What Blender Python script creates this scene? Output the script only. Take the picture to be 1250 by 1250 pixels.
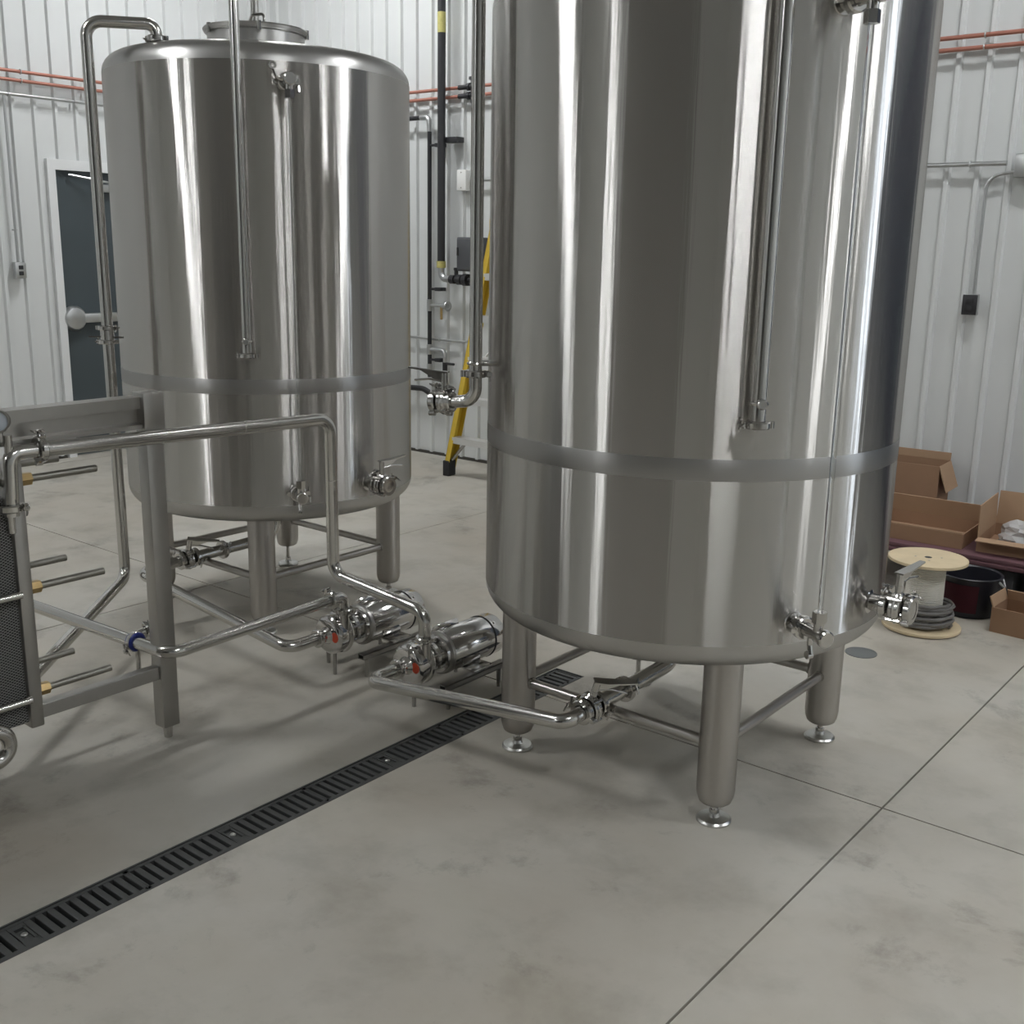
import bpy, bmesh, math, random
from mathutils import Vector, Matrix
random.seed(7)
for o in list(bpy.data.objects): bpy.data.objects.remove(o)
SC = bpy.context.scene
COL = SC.collection

# ------------------------------------------------------------------ camera
YAW, PITCH, ROLL, FPX, CAMZ = math.radians(-38.905), math.radians(13.607), math.radians(0.9966), 1336.35, 1.66
cy, sy = math.cos(YAW), math.sin(YAW)
FWD = Vector((sy*math.cos(PITCH), cy*math.cos(PITCH), -math.sin(PITCH)))
R0 = Vector((cy, -sy, 0)); U0 = R0.cross(FWD)
RGT = R0*math.cos(ROLL) + U0*math.sin(ROLL)
UPV = U0*math.cos(ROLL) - R0*math.sin(ROLL)
EYE = Vector((0, 0, CAMZ))
cam = bpy.data.cameras.new('camera'); camo = bpy.data.objects.new('camera', cam); COL.objects.link(camo)
m = Matrix((RGT, UPV, -FWD)).transposed().to_4x4(); m.translation = EYE
camo.matrix_world = m
cam.sensor_width = 36; cam.lens = FPX/1250*36; cam.clip_end = 60; cam.clip_start = 0.05
SC.camera = camo

# ------------------------------------------------------------------ world, exposure
w = bpy.data.worlds.new('world'); SC.world = w; w.use_nodes = True
w.node_tree.nodes['Background'].inputs[0].default_value = (0.80, 0.89, 1, 1)
w.node_tree.nodes['Background'].inputs[1].default_value = 8.0
SC.view_settings.view_transform = 'Standard'; SC.view_settings.look = 'None'
SC.view_settings.exposure = 0.0; SC.view_settings.gamma = 1.0
SC.view_settings.use_curve_mapping = False
LAMP = 62.0      # emission strength of the ceiling fixtures

# ------------------------------------------------------------------ photo pixel -> point on a plane of the room
def ray(px, py): return FWD + RGT*((px-625)/FPX) - UPV*((py-625)/FPX)
def onp(px, py, ax, v):
    d = ray(px, py); t = (v-EYE[ax])/d[ax]; return EYE + d*t
def GX(px, py, v): return onp(px, py, 0, v)
def GY(px, py, v): return onp(px, py, 1, v)
def GZ(px, py, v=0): return onp(px, py, 2, v)

# ------------------------------------------------------------------ materials
def newmat(name):
    mt = bpy.data.materials.new(name); mt.use_nodes = True
    return mt, mt.node_tree.nodes, mt.node_tree.links, mt.node_tree.nodes['Principled BSDF']
MATS = {}
def plain(name, col, rough=0.5, metal=0.0, var=0.0, scale=12, bump=0.0, spec=None):
    mt, N, L, b = newmat(name)
    b.inputs['Base Color'].default_value = (*col, 1); b.inputs['Roughness'].default_value = rough
    b.inputs['Metallic'].default_value = metal
    if spec is not None: b.inputs['Specular IOR Level'].default_value = spec
    tc = N.new('ShaderNodeTexCoord'); nz = N.new('ShaderNodeTexNoise')
    nz.inputs['Scale'].default_value = scale; nz.inputs['Detail'].default_value = 5
    L.new(tc.outputs['Object'], nz.inputs['Vector'])
    if var > 0:
        mx = N.new('ShaderNodeMix'); mx.data_type = 'RGBA'
        mx.inputs[6].default_value = (*[c*(1-var) for c in col], 1); mx.inputs[7].default_value = (*[min(1, c*(1+var)) for c in col], 1)
        L.new(nz.outputs['Fac'], mx.inputs[0]); L.new(mx.outputs[2], b.inputs['Base Color'])
    if bump > 0:
        bp = N.new('ShaderNodeBump'); bp.inputs['Strength'].default_value = bump; bp.inputs['Distance'].default_value = 0.002
        L.new(nz.outputs['Fac'], bp.inputs['Height']); L.new(bp.outputs['Normal'], b.inputs['Normal'])
    MATS[name] = mt; return mt

def brushed(name, col, rough, aniso, rot=0.25, wave=0.0, radial='Z', haze=0.25, streak=0.0):
    """brushed steel: a stretched sharp lobe plus a little haze"""
    mt, N, L, b = newmat(name)
    N.remove(b); out = N['Material Output']
    g = N.new('ShaderNodeBsdfAnisotropic'); g.distribution = 'BECKMANN'
    h = N.new('ShaderNodeBsdfAnisotropic'); h.distribution = 'GGX'; h.inputs['Roughness'].default_value = 0.5
    for q in (g, h): q.inputs['Color'].default_value = (*col, 1)
    g.inputs['Anisotropy'].default_value = aniso; g.inputs['Rotation'].default_value = rot
    tg = N.new('ShaderNodeTangent'); tg.direction_type = 'RADIAL'; tg.axis = radial
    L.new(tg.outputs[0], g.inputs['Tangent'])
    mx = N.new('ShaderNodeMixShader'); mx.inputs[0].default_value = haze
    L.new(g.outputs[0], mx.inputs[1]); L.new(h.outputs[0], mx.inputs[2]); L.new(mx.outputs[0], out.inputs['Surface'])
    tc = N.new('ShaderNodeTexCoord')
    mp = N.new('ShaderNodeMapping'); mp.inputs['Scale'].default_value = (1.2, 1.2, 90)   # fine lines round the shell
    L.new(tc.outputs['Object'], mp.inputs['Vector'])
    nz = N.new('ShaderNodeTexNoise'); nz.inputs['Scale'].default_value = 3; nz.inputs['Detail'].default_value = 4
    L.new(mp.outputs[0], nz.inputs['Vector'])
    mr = N.new('ShaderNodeMapRange'); mr.inputs['To Min'].default_value = rough*0.97; mr.inputs['To Max'].default_value = rough*1.03
    L.new(nz.outputs['Fac'], mr.inputs['Value']); L.new(mr.outputs[0], g.inputs['Roughness'])
    if wave > 0:
        mp2 = N.new('ShaderNodeMapping'); mp2.inputs['Scale'].default_value = (1, 1, 0.25)
        L.new(tc.outputs['Object'], mp2.inputs['Vector'])
        n2 = N.new('ShaderNodeTexNoise'); n2.inputs['Scale'].default_value = 6; n2.inputs['Detail'].default_value = 2
        L.new(mp2.outputs[0], n2.inputs['Vector'])
        bp = N.new('ShaderNodeBump'); bp.inputs['Strength'].default_value = 1; bp.inputs['Distance'].default_value = wave
        L.new(n2.outputs['Fac'], bp.inputs['Height'])
        if streak > 0:      # faint upright unevenness of the rolled sheet
            mp3 = N.new('ShaderNodeMapping'); mp3.inputs['Scale'].default_value = (1, 1, 0.02)
            L.new(tc.outputs['Object'], mp3.inputs['Vector'])
            n3 = N.new('ShaderNodeTexNoise'); n3.inputs['Scale'].default_value = 38; n3.inputs['Detail'].default_value = 3
            L.new(mp3.outputs[0], n3.inputs['Vector'])
            b3 = N.new('ShaderNodeBump'); b3.inputs['Strength'].default_value = 1; b3.inputs['Distance'].default_value = streak
            L.new(n3.outputs['Fac'], b3.inputs['Height']); L.new(bp.outputs['Normal'], b3.inputs['Normal']); bp = b3
        for q in (g, h): L.new(bp.outputs['Normal'], q.inputs['Normal'])
    MATS[name] = mt; return mt

TANK = brushed('brushed_tank_steel', (0.555, 0.542, 0.522), 0.265, 0.82, 0.0, 0.0013, haze=0.07, streak=0.0007)
DISH = brushed('satin_dish_steel', (0.53, 0.525, 0.51), 0.34, 0.3, 0.0, haze=0.4)
WELD = brushed('sanded_weld_steel', (0.44, 0.435, 0.425), 0.36, 0.55, 0.0, haze=0.4)
LEGM = brushed('brushed_leg_steel', (0.50, 0.48, 0.455), 0.3, 0.6, 0.0, haze=0.4)
PIPE = plain('polished_pipe_steel', (0.60, 0.59, 0.565), 0.19, 1, 0.04, 9)
FITT = plain('cast_fitting_steel', (0.58, 0.57, 0.55), 0.16, 1, 0.05, 30, 0.08)
MIRR = plain('mirror_motor_steel', (0.66, 0.65, 0.64), 0.09, 1, 0.03, 12)
SATIN = plain('satin_frame_steel', (0.43, 0.42, 0.40), 0.36, 1, 0.06, 20, 0.04)
DKST = plain('dark_rod_steel', (0.33, 0.32, 0.29), 0.38, 1, 0.1, 40, 0.1)
PADM = plain('foot_pad_steel', (0.62, 0.62, 0.60), 0.28, 1, 0.05, 20)
BRASS = plain('brass_nut', (0.50, 0.36, 0.17), 0.38, 0.85, 0.1, 30)
BLACK = plain('black_iron', (0.022, 0.022, 0.025), 0.45, 0.0, 0.2, 30)
RUBB = plain('black_rubber', (0.018, 0.018, 0.02), 0.6, 0.0, 0.2, 30)
GALV = plain('galvanised_metal', (0.52, 0.53, 0.53), 0.38, 1, 0.08, 25)
WALLM = plain('white_painted_steel', (0.63, 0.645, 0.64), 0.34, 0, 0.02, 3, 0, 0.5)
CEILM = plain('ceiling_liner', (0.36, 0.36, 0.35), 0.6, 0, 0.02, 3)
TRIMM = plain('trim_paint', (0.70, 0.71, 0.71), 0.4, 0, 0.02, 5)
DOORM = plain('dark_grey_door_paint', (0.055, 0.070, 0.078), 0.42, 0, 0.05, 4)
OHD = plain('added_dark_door_paint', (0.040, 0.038, 0.036), 0.6, 0, 0.06, 4)
OHB = plain('added_navy_door_paint', (0.035, 0.048, 0.07), 0.5, 0, 0.06, 4)
COPP = plain('red_oxide_pipe', (0.40, 0.17, 0.125), 0.45, 0.2, 0.12, 20)
WPLA = plain('white_plastic', (0.80, 0.80, 0.78), 0.4, 0, 0.02, 10)
DGRY = plain('dark_grey_enclosure', (0.075, 0.078, 0.085), 0.5, 0, 0.05, 10)
YELL = plain('yellow_fibreglass', (0.62, 0.43, 0.045), 0.45, 0, 0.08, 18)
YTAG = plain('yellow_tape', (0.48, 0.44, 0.15), 0.5, 0, 0.3, 60)
ALUM = plain('ladder_aluminium', (0.70, 0.70, 0.69), 0.4, 0.7, 0.04, 20)
CARD = plain('cardboard', (0.29, 0.175, 0.105), 0.85, 0, 0.07, 14)
CARDI = plain('cardboard_inside', (0.36, 0.235, 0.145), 0.85, 0, 0.07, 14)
CARDD = plain('dark_cardboard', (0.17, 0.10, 0.065), 0.85, 0, 0.1, 14)
PLY = plain('spool_plywood', (0.60, 0.49, 0.32), 0.7, 0, 0.18, 9)
REEL = plain('white_cable', (0.58, 0.56, 0.50), 0.5, 0, 0.08, 30)
CABL = plain('grey_cable', (0.16, 0.155, 0.15), 0.45, 0, 0.15, 30)
MAROON = plain('maroon_fabric', (0.085, 0.012, 0.022), 0.7, 0, 0.15, 20)
NAVY = plain('black_plastic_sheet', (0.012, 0.012, 0.018), 0.4, 0, 0.2, 12, 0.3)
PLUM = plain('plum_carton', (0.12, 0.055, 0.065), 0.7, 0, 0.1, 14)
BLUE = plain('blue_gasket', (0.015, 0.028, 0.20), 0.45, 0, 0.1, 20)
RED = plain('red_sticker', (0.55, 0.07, 0.03), 0.5, 0, 0.05, 20)
GRATE = plain('dark_cast_grate', (0.055, 0.057, 0.056), 0.5, 0.1, 0.25, 40, 0.2)
PIT = plain('drain_channel_black', (0.006, 0.006, 0.006), 0.8, 0, 0.2, 10)
DIAL = plain('dial_face', (0.55, 0.60, 0.66), 0.4, 0, 0.02, 10)
CAP = plain('cleanout_cover', (0.17, 0.18, 0.18), 0.45, 0.3, 0.1, 20)
JOINT = plain('joint_filler', (0.055, 0.052, 0.045), 0.9, 0, 0.2, 10)
PIPEPACK = None

def glassmat():
    mt, N, L, b = newmat('clear_sight_tube')
    b.inputs['Base Color'].default_value = (0.95, 0.97, 0.97, 1); b.inputs['Roughness'].default_value = 0.03
    b.inputs['Transmission Weight'].default_value = 1; b.inputs['IOR'].default_value = 1.35
    return mt
GLASS = glassmat()
def bagmat():
    mt, N, L, b = newmat('clear_plastic_bag')
    b.inputs['Base Color'].default_value = (0.85, 0.86, 0.86, 1); b.inputs['Roughness'].default_value = 0.25
    b.inputs['Transmission Weight'].default_value = 0.55; b.inputs['IOR'].default_value = 1.1
    return mt
BAG = bagmat()

def concrete():
    mt, N, L, b = newmat('polished_concrete')
    tc = N.new('ShaderNodeTexCoord')
    def noise(sc, det, rgh=0.55, dist=0.0):
        n = N.new('ShaderNodeTexNoise'); n.inputs['Scale'].default_value = sc; n.inputs['Detail'].default_value = det
        n.inputs['Roughness'].default_value = rgh; n.inputs['Distortion'].default_value = dist
        L.new(tc.outputs['Object'], n.inputs['Vector']); return n
    def ramp(src, stops):
        r = N.new('ShaderNodeValToRGB'); L.new(src, r.inputs[0]); e = r.color_ramp.elements
        e[0].position, e[0].color = stops[0][0], (*stops[0][1], 1); e[1].position, e[1].color = stops[-1][0], (*stops[-1][1], 1)
        for p, c in stops[1:-1]:
            k = e.new(p); k.color = (*c, 1)
        return r
    def mix(a, c, f, mode='MULTIPLY'):
        x = N.new('ShaderNodeMix'); x.data_type = 'RGBA'; x.blend_type = mode
        x.inputs[0].default_value = f; L.new(a, x.inputs[6]); L.new(c, x.inputs[7]); return x.outputs[2]
    base = ramp(noise(0.9, 6, 0.6, 0.3).outputs['Fac'], [(0.3, (0.385, 0.350, 0.292)), (0.5, (0.435, 0.411, 0.358)), (0.7, (0.475, 0.461, 0.418))])
    cloud = ramp(noise(3.2, 7, 0.62, 0.15).outputs['Fac'], [(0.28, (0.72, 0.71, 0.69)), (0.50, (1, 1, 1)), (0.8, (1.08, 1.08, 1.08))])
    stain = ramp(noise(1.7, 10, 0.7, 0.2).outputs['Fac'], [(0.34, (0.58, 0.57, 0.56)), (0.43, (0.96, 0.96, 0.96)), (0.6, (1, 1, 1))])
    speck = ramp(noise(55, 3).outputs['Fac'], [(0.2, (0.80, 0.79, 0.78)), (0.34, (1, 1, 1)), (0.9, (1, 1, 1))])
    c = mix(base.outputs[0], cloud.outputs[0], 0.8); c = mix(c, stain.outputs[0], 0.8); c = mix(c, speck.outputs[0], 0.5)
    L.new(c, b.inputs['Base Color'])
    rr = N.new('ShaderNodeMapRange'); rr.inputs['To Min'].default_value = 0.38; rr.inputs['To Max'].default_value = 0.62
    L.new(noise(2.2, 5).outputs['Fac'], rr.inputs['Value']); L.new(rr.outputs[0], b.inputs['Roughness'])
    b.inputs['Specular IOR Level'].default_value = 0.35
    bp = N.new('ShaderNodeBump'); bp.inputs['Strength'].default_value = 0.08; bp.inputs['Distance'].default_value = 0.002
    L.new(noise(30, 6).outputs['Fac'], bp.inputs['Height']); L.new(bp.outputs[0], b.inputs['Normal'])
    return mt
CONC = concrete()

def platepack():
    # gasketed plate edges: fine diamond (herringbone) relief
    mt, N, L, b = newmat('gasketed_plate_edges')
    tc = N.new('ShaderNodeTexCoord')
    outs = []
    for s in (1, -1):
        mp = N.new('ShaderNodeMapping'); mp.inputs['Rotation'].default_value = (math.radians(33*s), 0, 0)
        L.new(tc.outputs['Object'], mp.inputs['Vector'])
        wv = N.new('ShaderNodeTexWave'); wv.bands_direction = 'Z'; wv.inputs['Scale'].default_value = 42
        L.new(mp.outputs[0], wv.inputs['Vector']); outs.append(wv.outputs['Fac'])
    mx = N.new('ShaderNodeMath'); mx.operation = 'MAXIMUM'; L.new(outs[0], mx.inputs[0]); L.new(outs[1], mx.inputs[1])
    r = N.new('ShaderNodeValToRGB'); L.new(mx.outputs[0], r.inputs[0])
    r.color_ramp.elements[0].position = 0.78; r.color_ramp.elements[0].color = (0.012, 0.012, 0.012, 1)
    r.color_ramp.elements[1].position = 0.97; r.color_ramp.elements[1].color = (0.30, 0.30, 0.29, 1)
    L.new(r.outputs[0], b.inputs['Base Color']); b.inputs['Roughness'].default_value = 0.5
    bp = N.new('ShaderNodeBump'); bp.inputs['Distance'].default_value = 0.003
    L.new(mx.outputs[0], bp.inputs['Height']); L.new(bp.outputs[0], b.inputs['Normal'])
    return mt
PACK = platepack()

def emit(name, col, strength):
    mt, N, L, b = newmat(name)
    b.inputs['Base Color'].default_value = (0.8, 0.8, 0.8, 1)
    b.inputs['Emission Color'].default_value = (*col, 1); b.inputs['Emission Strength'].default_value = strength
    return mt

# ------------------------------------------------------------------ objects and mesh helpers
def tag(o, label=None, cat=None, group=None, kind=None):
    if label: o['label'] = label
    if cat: o['category'] = cat
    if group: o['group'] = group
    if kind: o['kind'] = kind
    return o
def thing(name, loc, label, cat, group=None):
    o = bpy.data.objects.new(name, None); COL.objects.link(o); o.location = loc; o.empty_display_size = 0.1
    return tag(o, label, cat, group)
def origin(o):
    v = Vector((0, 0, 0))
    while o is not None:
        v += Vector(o.location); o = o.parent
    return v
def obj(name, bm, mat, parent=None, smooth=True, angle=35, label=None):
    """bm is in room coordinates; becomes one mesh object under parent"""
    me = bpy.data.meshes.new(name)
    bmesh.ops.recalc_face_normals(bm, faces=bm.faces)
    if parent is not None: bmesh.ops.translate(bm, verts=bm.verts, vec=-origin(parent))
    bm.to_mesh(me); bm.free()
    mats = mat if isinstance(mat, (list, tuple)) else [mat]
    for mm in mats: me.materials.append(mm)
    if smooth:
        me.polygons.foreach_set('use_smooth', [True]*len(me.polygons))
        me.set_sharp_from_angle(angle=math.radians(angle))
    o = bpy.data.objects.new(name, me); COL.objects.link(o)
    if parent is not None: o.parent = parent
    if label: o['label'] = label
    return o
def mesh_thing(name, bm, mat, label, cat, group=None, **k):
    # one-piece thing whose origin sits at its base
    vs = [v.co for v in bm.verts]
    c = Vector((sum(v.x for v in vs)/len(vs), sum(v.y for v in vs)/len(vs), min(v.z for v in vs)))
    bmesh.ops.translate(bm, verts=bm.verts, vec=-c)
    o = obj(name, bm, mat, None, **k); o.location = c
    return tag(o, label, cat, group)
def copy_tree(o, parent=None):
    c = o.copy(); COL.objects.link(c); c.parent = parent
    for ch in o.children: copy_tree(ch, c)
    return c
def BM(): return bmesh.new()

def box(bm, x0, x1, y0, y1, z0, z1, bev=0.0, mi=0, M=None):
    v = [bm.verts.new(p) for p in ((x0,y0,z0),(x1,y0,z0),(x1,y1,z0),(x0,y1,z0),(x0,y0,z1),(x1,y0,z1),(x1,y1,z1),(x0,y1,z1))]
    f = [bm.faces.new([v[i] for i in q]) for q in ((0,3,2,1),(4,5,6,7),(0,1,5,4),(1,2,6,5),(2,3,7,6),(3,0,4,7))]
    for q in f: q.material_index = mi
    if bev > 0:
        es = list({e for q in f for e in q.edges})
        r = bmesh.ops.bevel(bm, geom=es, offset=bev, segments=2, affect='EDGES', profile=0.5)
        v = list({vv for q in r['faces'] for vv in q.verts} | {vv for vv in v if vv.is_valid})
    if M is not None: bmesh.ops.transform(bm, matrix=M, verts=v)
    return bm
def frame(d):
    d = Vector(d).normalized()
    a = Vector((0, 0, 1)) if abs(d.z) < 0.9 else Vector((1, 0, 0))
    s = d.cross(a).normalized(); t = s.cross(d).normalized()
    return d, s, t
def lathe(bm, base, d, prof, n=24, closed_start=True, closed_end=True, mi=0):
    """prof: (distance along d, radius)"""
    d, s, t = frame(d); base = Vector(base); rings = []
    for h, r in prof:
        c = base + d*h
        if r < 1e-5: rings.append([bm.verts.new(c)])
        else: rings.append([bm.verts.new(c + s*(r*math.cos(2*math.pi*k/n)) + t*(r*math.sin(2*math.pi*k/n))) for k in range(n)])
    def add(vs):
        try: f = bm.faces.new(vs); f.material_index = mi
        except ValueError: pass
    for a, b_ in zip(rings, rings[1:]):
        if len(a) == 1 and len(b_) == 1: continue
        for k in range(n):
            k2 = (k+1) % n
            if len(a) == 1: add([a[0], b_[k], b_[k2]])
            elif len(b_) == 1: add([a[k], b_[0], a[k2]])
            else: add([a[k], b_[k], b_[k2], a[k2]])
    if closed_start and len(rings[0]) > 1: add(rings[0])
    if closed_end and len(rings[-1]) > 1: add(rings[-1][::-1])
    return bm
def cyl(bm, a, b_, r, n=16, r2=None, bev=0.0, mi=0):
    a = Vector(a); b_ = Vector(b_); Ln = (b_-a).length; r2 = r if r2 is None else r2
    pr = [(0, r-bev), (bev, r), (Ln-bev, r2), (Ln, r2-bev)] if bev > 0 else [(0, r), (Ln, r2)]
    return lathe(bm, a, b_-a, pr, n, mi=mi)
def fillet(pts, br, seg=8):
    pts = [Vector(p) for p in pts]; out = [pts[0]]
    for i in range(1, len(pts)-1):
        p = pts[i]; a = (pts[i-1]-p); c = (pts[i+1]-p); la, lc = a.length, c.length; a.normalize(); c.normalize()
        ang = a.angle(c)
        if abs(ang-math.pi) < 0.02: out.append(p); continue
        L_ = min(br/math.tan(ang/2), la*0.49, lc*0.49); r = L_*math.tan(ang/2)
        cen = p + (a+c).normalized()*(r/math.sin(ang/2))
        u = (p+a*L_-cen); v = (p+c*L_-cen); tot = u.angle(v); ax = u.cross(v).normalized()
        for k in range(seg+1):
            out.append(cen + Matrix.Rotation(tot*k/seg, 3, ax) @ u)
    out.append(pts[-1]); return out
def tube(bm, pts, r, br=0.07, n=16, seg=8, mi=0, smoothpath=True):
    path = fillet(pts, br, seg) if smoothpath else [Vector(p) for p in pts]
    rings = []; d0 = (path[1]-path[0]).normalized(); _, s, t = frame(d0)
    for i, p in enumerate(path):
        if i == 0: d = path[1]-path[0]
        elif i == len(path)-1: d = path[-1]-path[-2]
        else: d = (path[i+1]-path[i]).normalized() + (path[i]-path[i-1]).normalized()
        d.normalize(); s = (s - d*s.dot(d)).normalized(); t = d.cross(s)
        rings.append([bm.verts.new(p + s*(r*math.cos(2*math.pi*k/n)) + t*(r*math.sin(2*math.pi*k/n))) for k in range(n)])
    for a, b_ in zip(rings, rings[1:]):
        for k in range(n):
            f = bm.faces.new([a[k], a[(k+1)%n], b_[(k+1)%n], b_[k]]); f.material_index = mi
    f = bm.faces.new(rings[0][::-1]); f.material_index = mi
    f = bm.faces.new(rings[-1]); f.material_index = mi
    return bm
def torus(bm, c, d, R, r, n=28, k=8):
    d, s, t = frame(d); c = Vector(c)
    rings = []
    for i in range(n):
        a = 2*math.pi*i/n; e = s*math.cos(a)+t*math.sin(a)
        rings.append([bm.verts.new(c + e*(R+r*math.cos(2*math.pi*j/k)) + d*(r*math.sin(2*math.pi*j/k))) for j in range(k)])
    for i in range(n):
        a, b_ = rings[i], rings[(i+1)%n]
        for j in range(k): bm.faces.new([a[j], b_[j], b_[(j+1)%k], a[(j+1)%k]])
    return bm
def slab_poly(bm, pts, d, th):
    """extrude polygon pts (3d) along d by th"""
    d = Vector(d).normalized()*th
    a = [bm.verts.new(Vector(p)) for p in pts]; b_ = [bm.verts.new(Vector(p)+d) for p in pts]
    bm.faces.new(a[::-1]); bm.faces.new(b_)
    for i in range(len(a)): bm.faces.new([a[i], a[(i+1)%len(a)], b_[(i+1)%len(a)], b_[i]])
    return bm

# sanitary clamp: two-lobed ring with hinge, bolt and wing nut
def clamp(c, d, pr, parent, side=None, k=1.0, name='pipe_clamp'):
    bm = BM(); c = Vector(c); d, s, t = frame(d)
    if side is not None:
        s = Vector(side); s = (s - d*s.dot(d)).normalized(); t = s.cross(d)
    h = 0.011*k; R = pr*1.42 + 0.006*k
    lathe(bm, c-d*h, d, [(0, pr*1.02), (0, R-0.004*k), (0.004*k, R), (2*h-0.004*k, R), (2*h, R-0.004*k), (2*h, pr*1.02)], 24, False, False)
    for sg in (1, -1):    # hinge ears
        e = c + s*(sg*(R+0.004*k))
        cyl(bm, e-d*h*0.9, e+d*h*0.9, 0.008*k, 10)
    e = c + s*(R+0.010*k)
    cyl(bm, e-t*0.020*k, e+t*0.026*k, 0.0038*k, 8)
    cyl(bm, e+t*0.012*k, e+t*0.020*k, 0.0085*k, 10)
    for sg in (1, -1):    # wings
        slab_poly(bm, [e+t*0.012*k+d*sg*0.004*k-s*0.002*k, e+t*0.012*k+d*sg*0.016*k-s*0.002*k, e+t*0.030*k+d*sg*0.019*k-s*0.002*k, e+t*0.022*k+d*sg*0.006*k-s*0.002*k], s, 0.004*k)
    return obj(name, bm, FITT, parent)

# butterfly valve body between two clamps with a trigger handle
def butterfly(c, d, pr, parent, stem, blade, k=1.0, name='butterfly_valve'):
    c = Vector(c); d = Vector(d).normalized(); stem = Vector(stem).normalized(); blade = Vector(blade)
    blade = (blade - stem*blade.dot(stem)).normalized(); wv = stem.cross(blade).normalized()
    bm = BM(); R = pr*1.75
    lathe(bm, c-d*0.016*k, d, [(0, pr), (0, R-0.004), (0.004, R), (0.012*k, R), (0.016*k, R+0.004), (0.020*k, R), (0.032*k-0.004, R), (0.032*k, R-0.004), (0.032*k, pr)], 28, False, False)
    for a in range(4):   # body bolts
        _, s, t = frame(d); e = c + (s*math.cos(a*math.pi/2+0.78)+t*math.sin(a*math.pi/2+0.78))*(R*0.98)
        cyl(bm, e-d*0.020*k, e+d*0.020*k, 0.006*k, 8)
    cyl(bm, c+stem*(R-0.006), c+stem*(R+0.022*k), 0.012*k, 14)
    v = obj(name, bm, FITT, parent)
    bm = BM(); h0 = c + stem*(R+0.016*k)
    cyl(bm, h0, h0+stem*0.042*k, 0.011*k, 14, bev=0.002)
    top = h0+stem*0.040*k
    slab_poly(bm, [top-blade*0.012*k-wv*0.014*k, top-blade*0.012*k+wv*0.014*k, top+blade*0.03*k+wv*0.015*k, top+blade*0.125*k+wv*0.009*k+stem*0.012*k,
                   top+blade*0.125*k-wv*0.009*k+stem*0.012*k, top+blade*0.03*k-wv*0.015*k], stem, 0.005*k)
    slab_poly(bm, [top+blade*0.0*k-wv*0.003, top+blade*0.085*k-wv*0.003+stem*0.006*k, top+blade*0.035*k-stem*0.022*k-wv*0.003, top+blade*0.008*k-stem*0.034*k-wv*0.003], wv, 0.006)
    obj('handle', bm, FITT, v)
    bm = BM()
    tube(bm, [h0+stem*0.012*k+blade*0.005, h0+stem*0.018*k+blade*0.05*k, h0+stem*0.012*k+blade*0.105*k], 0.004*k, 0.05, 8, 5)
    obj('trigger', bm, FITT, v)
    return v

# ------------------------------------------------------------------ room: structure
XL, XR, YF, YB, ZC = -8.0, 5.6, -6.2, 6.47, 4.9
# floor: concrete slabs between saw-cut joints
bm = BM(); box(bm, XL-0.3, XR+0.3, YF-0.3, YB+0.3, -0.40, -0.35)
floor = tag(obj('floor', bm, JOINT, None, smooth=False), kind='structure')
DX0, DX1, DY0, DY1 = -2.474, -2.336, -0.285, 3.37       # trench drain cut-out
jx = [XL-0.2, -7.83, -4.432, -1.027, 2.37, XR+0.2]; jy = [YF-0.2, -3.69, -0.285, 3.113, YB+0.2]; gp = 0.0032
for i in range(len(jx)-1):
    for j in range(len(jy)-1):
        a, b_, c, d = jx[i]+gp, jx[i+1]-gp, jy[j]+gp, jy[j+1]-gp
        bm = BM()
        if i == 2 and j == 2:
            box(bm, a, DX0, c, d, -0.12, 0); box(bm, DX1, b_, c, d, -0.12, 0)
        elif i == 2 and j == 3:
            box(bm, a, DX0, c, d, -0.12, 0); box(bm, DX1, b_, c, d, -0.12, 0); box(bm, DX0, DX1, DY1, d, -0.12, 0)
        else: box(bm, a, b_, c, d, -0.12, 0)
        bmesh.ops.remove_doubles(bm, verts=bm.verts, dist=1e-5)
        obj('slab', bm, CONC, floor, smooth=False)
bm = BM(); box(bm, XL-0.25, DX0-0.01, YF-0.25, YB+0.25, -0.34, -0.018); box(bm, DX1+0.01, XR+0.25, YF-0.25, YB+0.25, -0.34, -0.018)
box(bm, DX0-0.01, DX1+0.01, DY1+0.01, YB+0.25, -0.34, -0.018)
box(bm, DX0-0.01, DX1+0.01, YF-0.25, DY0-0.01, -0.34, -0.018)
obj('joint_filler', bm, JOINT, floor, smooth=False)

bm = BM(); box(bm, XL-0.3, XR+0.3, YF-0.3, YB+0.3, ZC, ZC+0.1)
tag(obj('ceiling', bm, CEILM, None, smooth=False), kind='structure')

PITCHR = 0.1635
def corr(u0, u1, z0, z1, phase, conv, parent, rw=0.019, rt=0.011, rh=0.024):
    """ribbed sheet between u0 and u1; conv(u, out, z) -> room point"""
    prof = [(u0, 0)]
    k = math.ceil((u0+rw-phase)/PITCHR)
    while phase+k*PITCHR < u1-rw:
        c = phase+k*PITCHR
        prof += [(c-rw, 0), (c-rt, rh), (c+rt, rh), (c+rw, 0)]; k += 1
    prof.append((u1, 0))
    bm = BM(); lo = [bm.verts.new(conv(u, h, z0)) for u, h in prof]; hi = [bm.verts.new(conv(u, h, z1)) for u, h in prof]
    for i in range(len(prof)-1): bm.faces.new([lo[i], lo[i+1], hi[i+1], hi[i]])
    o = obj('wall_panel', bm, WALLM, parent, smooth=False)
    return o
def wall(name, bx):
    bm = BM(); box(bm, *bx); return tag(obj(name, bm, WALLM, None, smooth=False), kind='structure')
wl = wall('wall_left', (XL-0.2, XL-0.02, YF-0.2, YB+0.2, 0, ZC))
WX0, WX1, WZ0, WZ1 = 3.05, 3.75, 0.35, 4.2              # unseen tall window, added to give the tanks a bright stripe
bm = BM()
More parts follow.
